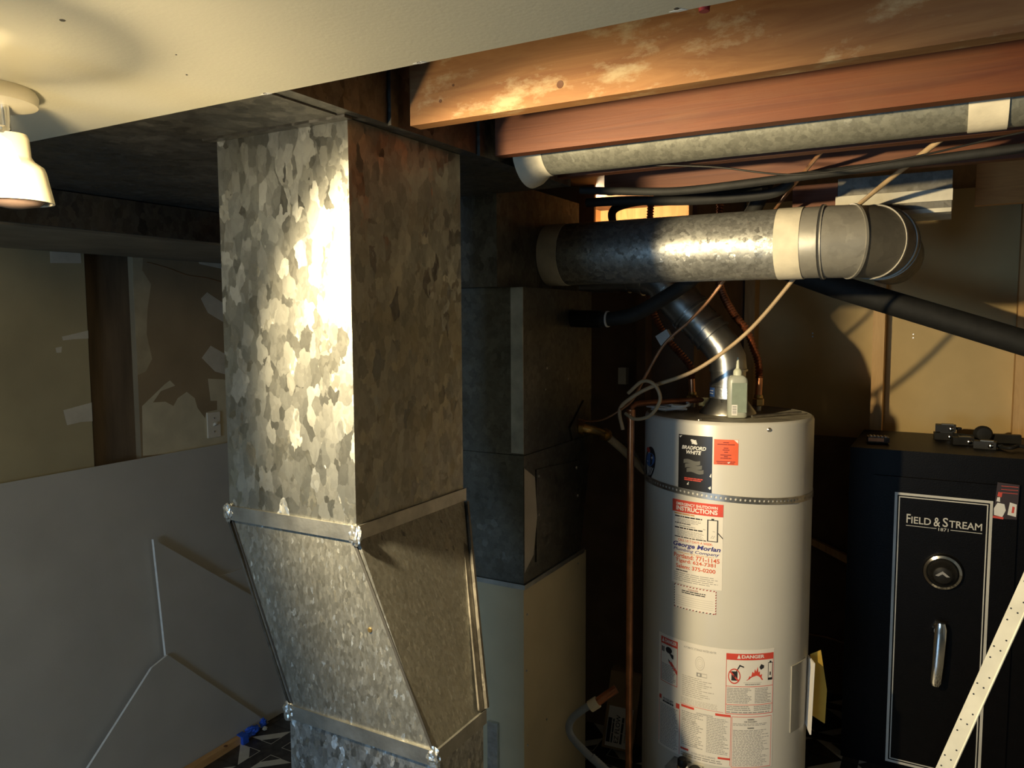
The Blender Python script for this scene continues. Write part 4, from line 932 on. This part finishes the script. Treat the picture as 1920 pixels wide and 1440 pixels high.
b = NB(); tube(b, spline([(-.70, 1.99, GF + .001), (-.70, 1.99, .34), (-.74, 1.97, .47), (-.81, 1.95, .541), (-.862, 1.95, .573), (-.909, 1.95, .612), (-.908, 1.95, .655), (-.868, 1.955, .698), (-.845, 1.96, .712)], 8), .0105, 14); fin(b, 'hose_body', GREYH, gh)
P = resample(spline([(-.76, 1.96, .50), (-.80, 1.952, .535), (-.845, 1.95, .564)], 8), .004); b = NB(); tube(b, P, [.0125 if i % 2 else .011 for i in range(len(P))], 14); fin(b, 'ribbed_end', GREYH, gh, smooth=80)
b = NB(); tube(b, [(-.852, 1.958, .706), (-.832, 1.966, .722)], .0165, 16); fin(b, 'end_nut', PVC, gh)
b = NB(); tube(b, [(-.834, 1.966, .720), (-.812, 1.985, .738), (-.79, 2.0, .755)], .012, 12); fin(b, 'pipe_stub', COPPERD, gh)
eye_scale('near')
o = NB(); obox(o, (-1.391, 3.588, 1.52), (1, 0, 0), (0, 1, 0), (0, 0, 1), .02, .02, .04); o = fin(o, 'wall_box', IVORY, loc=(-1.391, 3.588, 1.48), bevel=.006); tag(o, 'small pale plastic box on the wall behind the furnace', 'box')

# ================================================================== BOTTLE
eye_scale('far')
bt = thing('glue_bottle', (-.536, 2.290, HT), 'pale squeeze bottle with a pointed nozzle on the heater top', 'bottle')
def sect(bm, c, rx, ry, z, ang, n=28, e=3.0):
    out = []
    for k in range(n):
        t = 2 * math.pi * k / n; cx, sy = math.cos(t), math.sin(t)
        x = rx * math.copysign(abs(cx) ** (2 / e), cx); y = ry * math.copysign(abs(sy) ** (2 / e), sy)
        out.append(bm.verts.new((c[0] + x * math.cos(ang) - y * math.sin(ang), c[1] + x * math.sin(ang) + y * math.cos(ang), z)))
    return out
def loft(bm, rings):
    for a, c in zip(rings, rings[1:]):
        for k in range(len(a)): bm.faces.new([a[k], a[(k + 1) % len(a)], c[(k + 1) % len(a)], c[k]])
    bm.faces.new(rings[0][::-1]); bm.faces.new(rings[-1])
ba = R(22); bc = (-.536, 2.290)
b = NB(); loft(b, [sect(b, bc, rx, ry, HT + z, ba) for rx, ry, z in [(.026, .015, -.001), (.0285, .0175, .004), (.0285, .0175, .105), (.026, .016, .114), (.018, .013, .121), (.011, .011, .1225)]]); fin(b, 'bottle_body', GREENB, bt)
ax = Vector((math.cos(ba), math.sin(ba), 0)); ay = Vector((-math.sin(ba), math.cos(ba), 0)); c0 = Vector((bc[0], bc[1], HT))
b = NB(); obox(b, c0 + ax * .003 - ay * .0180 + V(0, 0, .058), ax, ay, (0, 0, 1), .021, .0005, .043); lo_ = fin(b, 'bottle_label', GREENL, bt)
b = NB(); obox(b, c0 - ax * .010 - ay * .0187 + V(0, 0, .022), ax, ay, (0, 0, 1), .008, .0003, .0155, 0)
for i in range(6): obox(b, c0 - ax * .010 - ay * .0191 + V(0, 0, .012 + .004 * i), ax, ay, (0, 0, 1), .0055, .0001, .0008 + .0006 * (i % 2), 1)
fin(b, 'price_sticker', [INK_W, INK_G], lo_)
b = NB(); lathe(b, c0 + V(0, 0, .122), (0, 0, 1), [(.0125, 0), (.0125, .012), (.009, .017), (.0055, .020), (.0045, .032), (.0030, .046), (.0018, .052)], 20); fin(b, 'nozzle_cap', CAPG, bt)

# ================================================================== SAFE
SX0, SX1, SY0, SY1, SZ = -0.300, 0.292, 3.0, 3.498, 1.338
safe = thing('gun_safe', (0, 3.25, GF), 'tall black gun safe with silver pinstripe, dial and lever', 'safe')
b = NB(); box(b, SX0, SX1, SY0, SY1, GF, SZ); fin(b, 'safe_body', BLACK, safe, bevel=0.008)
b = NB(); box(b, -.219, .210, SY0 - .012, SY0 + .0002, .20, 1.247); dr = fin(b, 'door', BLACK, safe, bevel=0.005)
SF = FlatS((0, SY0 - .012, 0), (1, 0, 0), (0, 0, 1))
def edge_strip(name, x0, x1, z0, z1, w):
    b = NB()
    for a, c, d_, e_ in ((x0, x1, z1 - w, z1), (x0, x1, z0, z0 + w), (x0, x0 + w, z0 + w, z1 - w), (x1 - w, x1, z0 + w, z1 - w)): box(b, a, c, SY0 - .0128, SY0 - .0119, d_, e_)
    fin(b, name, plain('pinstripe_silver', (.62, .60, .54), .45), dr)
edge_strip('pinstripe', -.151, .141, .215, 1.193, .0085)
edge_strip('pinstripe', -.138, .128, .228, 1.180, .0036)
b = NB()
def T(s, x0, x1, z0, z1, **k): ptext(b, SF, s, x0, z0, x1, z1, .001, 0, **k)
T('F', -.112, -.0995, 1.089, 1.1205, bold=.012); T('IELD', -.097, -.037, 1.089, 1.113, bold=.012); T('&', -.029, -.009, 1.087, 1.118, bold=.012); T('S', -.002, .014, 1.0885, 1.1205, bold=.012); T('TREAM', .017, .113, 1.089, 1.113, bold=.012)
prect(b, SF, -.113, 1.079, -.020, 1.081, .001); prect(b, SF, .022, 1.079, .114, 1.081, .001); T('1871', -.014, .016, 1.073, 1.084, bold=.005)
fin(b, 'door_lettering', plain('lettering_silver', (.60, .58, .52), .4), dr, smooth=0)
dc = Vector((.004, SY0 - .012, .935))
b = NB(); lathe(b, dc, (0, -1, 0), [(.062, 0), (.062, .012), (.058, .020), (.050, .023), (.046, .020)], 48, capB=False); dl = fin(b, 'dial_ring', CHROME, dr)
b = NB(); lathe(b, dc + V(0, -.012, 0), (0, -1, 0), [(.046, 0), (.044, .016), (.034, .024), (.030, .040), (.026, .043)], 40); kn = fin(b, 'dial_knob', BLACKP, dl)
b = NB(); ppoly(b, FlatS(dc + V(-.022, -.0556, -.004), (.044, 0, 0), (0, 0, .02)), [(0, .1), (.5, .95), (1, .1), (.78, .0), (.5, .45), (.22, .0)], 0); fin(b, 'knob_mark', INK_G, kn)
hc = Vector((.001, SY0 - .012, .735))
b = NB(); lathe(b, hc, (0, -1, 0), [(.022, 0), (.022, .01), (.016, .014), (.016, .036)], 24); hn = fin(b, 'handle_hub', CHROME, dr)
b = NB(); loft(b, [[b.verts.new((hc.x + sx * w + o_, hc.y - .036 - d_ + sy * t, z)) for sx, sy in ((-1, -1), (-.6, -1.5), (.6, -1.5), (1, -1), (1, 1), (-1, 1))] for w, t, d_, o_, z in [(.013, .006, 0, .004, .765), (.018, .008, 0, .004, .745), (.018, .008, .004, .003, .70), (.0165, .006, .012, 0, .62), (.0155, .005, .014, -.004, .56), (.009, .004, .013, -.004, .547)]]); fin(b, 'lever', CHROME, hn, bevel=.002)
# hang tag at the door corner
ST = FlatS((.141, SY0 - .0145, 1.136), (.067, 0, 0), (0.004, 0, .122))
tg = NB(); prism(tg, [ST(0, 0), ST(1, .03), ST(1.0, .97), ST(.08, 1)], (0, -.0008, 0)); tg = fin(tg, 'paper_tag', plain('tag_dark', (.03, .015, .015), .5), loc=(.17, SY0 - .014, 1.14)); tag(tg, 'dark paper tag with red and white print on the safe door', 'tag')
ST = FlatS((.141, SY0 - .0154, 1.136), (.067, 0, 0), (0.004, 0, .122))
b = NB()
ppoly(b, ST, [(.05, .10), (.40, .06), (.52, .25), (.44, .42), (.15, .44), (.02, .28)], .0004, 1); ppoly(b, ST, [(.60, .14), (.96, .10), (.95, .44), (.66, .48)], .0004, 1); ppoly(b, ST, [(.10, .48), (.25, .47), (.24, .60), (.12, .59)], .0004, 1)
ppoly(b, ST, [(.0, .02), (.45, .0), (.45, .06), (.02, .08)], .0006, 0); ppoly(b, ST, [(.12, .62), (.30, .60), (.32, .72), (.15, .74)], .0006, 0); ppoly(b, ST, [(.76, .2), (.86, .2), (.88, .36), (.78, .38)], .0007, 0)
for i in range(3): prect(b, ST, .25, .90 - .09 * i, .95, .915 - .09 * i, .0005, 0)
fin(b, 'print', [INK_R, INK_W], tg, smooth=0)['kind'] = 'stuff'
# things on top of the safe
def clamp_lock(x, y, z, rz, label, s=1.0):
    t = thing('clamp_lock', (x, y, z), label, 'lock', 'black clamp locks on the safe')
    c, n_ = math.cos(rz), math.sin(rz); X = Vector((c, n_, 0)); Y = Vector((-n_, c, 0)); o = Vector((x, y, z)); Z = V(0, 0, 1)
    b = NB(); obox(b, o + Z * .013 * s, X, Y, Z, .034 * s, .022 * s, .0128 * s); fin(b, 'lock_body', BLACKP, t, bevel=.004)
    b = NB(); obox(b, o + Z * .0235 * s + X * .006, X, Y, Z, .020 * s, .014 * s, .0055 * s); fin(b, 'latch_plate', plain('dark_steel', (.10, .095, .08), .35, .7) if 'dark_steel' not in bpy.data.materials else bpy.data.materials['dark_steel'], t, bevel=.002)
    b = NB(); lathe(b, o - Y * .021 * s + X * .018 * s + Z * .013 * s, -Y, [(.0085, 0), (.0085, .005), (.006, .007)], 14); fin(b, 'key_cylinder', CHROME, t)
    b = NB(); tube(b, spline([o + X * .03 * s + Z * .012, o + X * .046 * s + Z * .013, o + X * .05 * s + Y * .012 + Z * .013, o + X * .032 * s + Y * .016 + Z * .012], 5), .004, 8); fin(b, 'cable_stub', BLACKR, t)
clamp_lock(-.010, 3.355, SZ + .0005, .1, 'black clamp lock at the back of the safe top, underneath another')
clamp_lock(-.006, 3.357, SZ + .0300, .02, 'black clamp lock stacked on top of another at the back')
clamp_lock(.050, 3.25, SZ + .0005, .15, 'black clamp lock in the middle of the group on the safe')
clamp_lock(.118, 3.185, SZ + .0005, -.1, 'black clamp lock nearest the front edge of the safe')
kt = thing('rubber_knob', (.115, 3.32, SZ), 'round black rubber knob beside the clamp locks', 'knob')
b = NB(); lathe(b, (.115, 3.33, SZ + .031), (.2, -1, .1), [(.012, -.03), (.026, -.022), (.031, -.008), (.031, .008), (.024, .018), (.01, .021)], 24); fin(b, 'knob_head', BLACKR, kt)
b = NB(); tube(b, [(.09, 3.33, SZ + .014), (.02, 3.345, SZ + .016), (.035, 3.31, SZ + .016)], .0125, 10); fin(b, 'knob_stem', BLACKR, kt)
b = NB(); obox(b, (.185, 3.36, SZ + .016), (1, .1, 0), (-.1, 1, 0), (0, 0, 1), .05, .014, .0155); o = fin(b, 'black_bar', BLACKP, loc=(.185, 3.36, SZ), bevel=.004); tag(o, 'short black bar lying at the right back of the safe top', 'bar')
cable('webbing_strap', 'black webbing strap curling near the front right of the safe top', [(.16, 3.20, SZ + .007), (.19, 3.15, SZ + .012), (.22, 3.19, SZ + .016), (.25, 3.15, SZ + .011), (.27, 3.10, SZ + .007)], .0065, BLACKR, cat='strap')
bx = thing('small_tin', (-.222, 3.15, SZ), 'small dark tin with a shiny copper-coloured end on the left of the safe', 'tin')
b = NB(); obox(b, (-.222, 3.15, SZ + .014), (1, .18, 0), (-.18, 1, 0), (0, 0, 1), .036, .026, .0095); fin(b, 'tin_body', plain('tin_dark', (.09, .06, .045), .3, .7, .3, 60), bx, bevel=.004)
b = NB(); obox(b, (-.226, 3.1225, SZ + .0145), (1, .18, 0), (-.18, 1, 0), (0, 0, 1), .026, .0012, .0065); fin(b, 'end_band', COPPER, bx)
for k in range(5):
    b = NB(); obox(b, (-.246 + .012 * k, 3.148, SZ + .0245), (1, .18, 0), (-.18, 1, 0), (0, 0, 1), .0035, .018, .002); fin(b, 'ridge', STEEL, bx)
b = NB(); obox(b, (-.222, 3.15, SZ + .002), (1, .18, 0), (-.18, 1, 0), (0, 0, 1), .030, .020, .003); fin(b, 'tin_foot', BLACKP, bx)

# ================================================================== PERFORATED CORNER BEAD IN FRONT
eye_scale('near')
bead = thing('corner_bead', (-.327, 1.854, GN), 'long white perforated corner bead leaning diagonally in front of the safe', 'corner bead')
p, q = Vector((-.327, 1.854, GN + 0.002)), Vector((.470, 1.985, 2.21)); dd = (q - p).normalized(); sx = dd.cross(Vector((0, 1, 0))).normalized() * -1
sx = Vector((math.cos(R(-18)), 0.02, math.sin(R(-18)))); sx = (sx - dd * sx.dot(dd)).normalized(); nn = dd.cross(sx).normalized()
if nn.y > 0: nn = -nn
mid = (p + q) / 2; hl = (q - p).length / 2
b = NB(); obox(b, mid, dd, sx, nn, hl, .0155, .0006); fin(b, 'front_flange', BEADM, bead)
b = NB(); obox(b, mid + sx * .0155 - nn * .0155, dd, nn, sx, hl, .0155, .0006); fin(b, 'side_flange', BEADM, bead)
b = NB(); tube(b, [p + sx * .0155, q + sx * .0155], .0022, 8); fin(b, 'nose', BEADM, bead)
b = NB()
for k in range(27):
    s = .06 + k * .0915
    for ds, w in ((0, -.008), (.022, .004), (.026, -.010), (.048, .006)):
        lathe(b, p + dd * (s + ds) + sx * w + nn * .0003, nn, [(.0019, 0), (.0019, .0006)], 8)
fin(b, 'nail_holes', INK_K, bead)['kind'] = 'stuff'

# ================================================================== DRYWALL SHEETS, STRIP AND TAPE ON THE LEFT
eye_scale('left')
def lean_sheet(label, off, yz):
    def P(y, z): return Vector((-2.64 + off - .147 * z, y, z))
    b = NB(); prism(b, [P(y, z) for y, z in yz], Vector((-.0122, 0, -.00198)), 0, 1)
    o = fin(b, 'drywall_sheet', [DRY, CORE], loc=(-2.66, yz[0][0], 0), smooth=0); return tag(o, label, 'drywall', 'drywall leaning on the left wall')
lean_sheet('long grey drywall sheet leaning against the left wall behind the offcuts', 0.0, [(.55, .003), (3.0, .003), (3.0, 1.252), (.55, 1.240)])
lean_sheet('drywall offcut with a level top edge, mostly hidden by the duct', .0135, [(2.20, .003), (3.02, .003), (3.02, .69), (2.20, .692)])
lean_sheet('drywall offcut with a tall pointed left corner', .027, [(1.93, .003), (2.98, .003), (2.98, .08), (2.43, .545), (1.962, .928), (1.947, .474)])
lean_sheet('low triangular drywall offcut in front of the others', .0405, [(1.33, .003), (2.39, .003), (1.947, .474), (1.872, .452)])
lean_sheet('narrow drywall offcut beside the foot of the duct', .0408, [(2.512, .003), (2.98, .003), (2.98, .33), (2.517, .33)])
b = NB(); hexa(b, [(-2.588, 1.45, .001), (-2.545, 1.45, .001), (-2.575, 2.27, .001), (-2.600, 2.25, .001)], [(-2.588, 1.45, .03), (-2.545, 1.45, .03), (-2.575, 2.27, .03), (-2.600, 2.25, .03)])
o = fin(b, 'wood_strip', PINE, loc=(-2.57, 1.9, 0), bevel=.0015); tag(o, 'short pine strip on the floor at the foot of the drywall', 'wood strip')
b = NB(); lathe(b, (-2.575, 2.13, .0305), (0, 0, 1), [(.009, -.001), (.007, .0012)], 10); fin(b, 'knot', plain('pine_knot', (.16, .06, .025), .6), o)
tpb = thing('tape_wad', (-2.58, 2.31, 0), 'crumpled blue painter\'s tape at the end of the wood strip', 'tape')
def wad(c, r, sc, seed, mat, name):
    b = NB(); bmesh.ops.create_icosphere(b, subdivisions=3, radius=r); rg = random.Random(seed)
    for v in b.verts: v.co = Vector((v.co.x * sc[0], v.co.y * sc[1], v.co.z * sc[2])) * (.72 + .5 * rg.random()) + Vector(c)
    fin(b, name, mat, tpb, smooth=0)
wad((-2.582, 2.275, .024), .024, (.9, 1.7, .8), 1, BLUET, 'tape_lump'); wad((-2.588, 2.345, .026), .014, (.9, 1.1, 1.5), 2, BLUET, 'tape_lump'); wad((-2.566, 2.335, .012), .010, (1, 1, .8), 3, MUD, 'paper_scrap')
b = NB(); prism(b, [(-2.600, 2.21, .001), (-2.555, 2.205, .001), (-2.555, 2.235, .001), (-2.60, 2.24, .001)], (0, 0, .034)); fin(b, 'tape_wrap', BLUET, tpb)
# light switch plate on the wall
sw = thing('switch_plate', (XW, 2.345, 1.282), 'ivory wall switch plate low on the torn wall panel', 'switch')
b = NB(); box(b, XW + .0013, XW + .008, 2.311, 2.379, 1.282, 1.394); fin(b, 'plate', IVORY, sw, bevel=.003)
b = NB(); obox(b, (XW + .014, 2.345, 1.341), (1, 0, .5), (0, 1, 0), (-.5, 0, 1), .010, .005, .005); fin(b, 'toggle', IVORY, sw, bevel=.001)
for z in (1.308, 1.368):
    b = NB(); lathe(b, (XW + .008, 2.345, z), (1, 0, 0), [(.004, 0), (.003, .002)], 10); fin(b, 'screw', STEEL, sw)

# ================================================================== CARTON BEHIND THE FURNACE
ct = thing('cardboard_carton', (-1.16, 2.95, 0), 'cardboard carton with a white printed end on the floor behind the furnace', 'carton')
cx, cz = Vector((1, .25, -.10)).normalized(), Vector((-.34, .12, .93)).normalized(); cy_ = cz.cross(cx).normalized(); cz = cx.cross(cy_)
cc = Vector((-1.15, 2.985, .165)); b = NB(); obox(b, cc, cx, cy_, cz, .062, .06, .155); fin(b, 'carton_body', CARD, ct, bevel=.002)
CF = FlatS(cc - cx * .050 - cy_ * .0608 - cz * .145, cx * .10, cz * .16)
b = NB(); prism(b, [CF(0, 0), CF(1, 0), CF(1, 1), CF(0, 1)], -cy_ * .0006); lb_ = fin(b, 'carton_label', LABEL, ct)
CF2 = FlatS(CF(0, 0) - cy_ * .0012, cx * .10, cz * .16)
CT = FlatS(CF2(.9, .05), cz * .15, -cx * .09)
b = NB(); ptext(b, CT, 'EZ FLOW', .06, .42, .80, .62, .0002, 0, 0, .01); prect(b, CT, .05, .80, .70, .98, .0002, 0); pdash(b, CT, .05, .22, .8, .36, 1, .0002, 0, .2, .7, 1); pdash(b, CT, .1, .02, .8, .18, 2, .0002, 1, .15, .5, 2); pdash(b, CT, .05, .66, .8, .76, 1, .0002, 0, .2, .7, 5)
fin(b, 'print', [INK_K, INK_G], lb_, smooth=0)['kind'] = 'stuff'

# taped boot and wood block under the back joists
eye_scale('mid')
bo = thing('duct_boot', (-.16, 2.62, 2.10), 'white-taped sheet metal duct end hanging above the elbow', 'duct')
b = NB(); box(b, -.318, -.013, 2.60, 2.80, 2.165, 2.219); fin(b, 'metal_flange', G_OLD, bo, bevel=.002)
b = NB(); box(b, -.322, -.011, 2.585, 2.80, 2.132, 2.1648); fin(b, 'tape_wrap', WRAP, bo, bevel=.003)
b = NB(); box(b, -.240, -.013, 2.592, 2.80, 2.112, 2.1318); fin(b, 'metal_strip', G_OLD, bo, bevel=.002)
b = NB(); box(b, -.230, -.013, 2.588, 2.80, 2.100, 2.1118); fin(b, 'tape_wrap', WRAP, bo, bevel=.003)
b = NB(); box(b, -.46, -.326, 2.66, 2.72, 2.135, 2.219); o = fin(b, 'wood_block', JOIST2, loc=(-.4, 2.66, 2.135), bevel=.002); tag(o, 'red-brown wood block beside the white-taped duct end', 'wood block')
eye_scale('near')
b = NB(); lathe(b, (-.30, 1.056, ZC - .004), (0, 0, 1), [(.007, 0), (.008, .010), (.005, .016)], 10); o = fin(b, 'wire_nut', REDP, loc=(-.30, 1.056, ZC)); tag(o, 'tiny red wire nut at the ceiling board edge', 'wire nut')

# ================================================================== LAMPS
# ceiling spot fixture: canopy, an unlit beige head in view and a second head with the lit bulb
lamp = thing('ceiling_spotlight', (-1.47, .74, ZC), 'beige two-head ceiling spotlight at the left edge, bulb lit', 'lamp')
b = NB(); lathe(b, (-1.49, .775, ZC - .0005), (0, 0, -1), [(.075, 0), (.080, .010), (.078, .026), (.060, .031)], 40); fin(b, 'canopy', BEIGE, lamp)
HXc, HYc = -1.447, .790
b = NB(); tube(b, [(-1.455, .785, ZC - .03), (-1.455, .787, 2.128)], .0075, 14); fin(b, 'swivel_arm', CHROME, lamp)
b = NB(); lathe(b, (-1.444, .777, 2.132), (.3, -.4, -1), [(.011, 0), (.012, .008), (.009, .014)], 12); fin(b, 'hinge_bolt', CHROME, lamp)
b = NB(); lathe(b, (HXc, HYc, 0), (0, 0, -1), [(.004, -2.128), (.024, -2.126), (.027, -2.118), (.029, -2.088), (.034, -2.080), (.048, -2.070), (.051, -2.062), (.061, -2.012), (.0615, -2.008), (.058, -2.008), (.049, -2.060), (.030, -2.070)], 44, capA=False)
fin(b, 'spot_head', BEIGE, lamp, label='beige bell-shaped unlit spot head')
b = NB(); lathe(b, (HXc, HYc, 0), (0, 0, -1), [(.030, -2.066), (.046, -2.030), (.050, -2.016), (.040, -2.004), (.012, -1.998)], 36); fin(b, 'reflector_bulb', plain('bulb_face_dark', (.16, .11, .09), .4), lamp)
bp_ = Vector((-1.240, .620, 2.010))
b = NB(); lathe(b, bp_ + V(-.008, -.03, .075), (.08, .25, -.62), [(.010, -.05), (.022, -.045), (.024, .035), (.018, .042)], 28); fin(b, 'bulb_socket', BEIGE, lamp)
b = NB(); lathe(b, bp_, (0, 0, 1), [(.060, .026), (.050, .052), (.030, .066), (.012, .070), (.012, .068), (.029, .064), (.048, .050), (.058, .026)], 36, capA=False, capB=False); fin(b, 'added_bulb_shield', SHIELD, lamp, label='added unseen shield dimming the lit bulb toward the ceiling')  # unseen shield, added to keep the bulb from burning out the ceiling
b = NB(); tube(b, [(-1.49, .775, ZC - .022), (-1.24, .62, ZC - .022), (-1.225, .61, 2.13)], .0085, 12); fin(b, 'swivel_arm', CHROME, lamp)
b = NB(); bmesh.ops.create_uvsphere(b, u_segments=20, v_segments=12, radius=.026)
for v in b.verts: v.co += bp_
fin(b, 'lit_bulb', BULBM, lamp, smooth=80, label='glowing warm bulb')
sd = bpy.data.lights.new('spot_beam', 'SPOT'); sd.energy = SPOT_POWER; sd.color = (1.0, 0.79, 0.45); sd.shadow_soft_size = 0.02
sd.spot_size = R(89); sd.spot_blend = 0.5
so = bpy.data.objects.new('spot_beam', sd); COL.objects.link(so); so.parent = lamp
beam = Vector((.453, .785, -.410))
so.location = mt(bp_ + Vector((.3, .9, -.2)).normalized() * .034) - ORG[lamp]; so.rotation_euler = beam.to_track_quat('-Z', 'Y').to_euler()
# bare bulb in the crawl space
cl = thing('bare_bulb', (-1.72, 3.9, 2.456), 'bare lit bulb in the crawl space beyond the joist gap', 'lamp')
b = NB(); lathe(b, (-1.72, 3.9, 2.4565), (0, 0, -1), [(.04, 0), (.04, .012), (.02, .018), (.018, .035)], 20); fin(b, 'bulb_holder', WHITEP, cl)
b = NB(); bmesh.ops.create_uvsphere(b, u_segments=16, v_segments=10, radius=.035)
for v in b.verts: v.co += Vector((-1.72, 3.9, 2.39))
fin(b, 'lit_bulb', BULB2, cl, smooth=80)
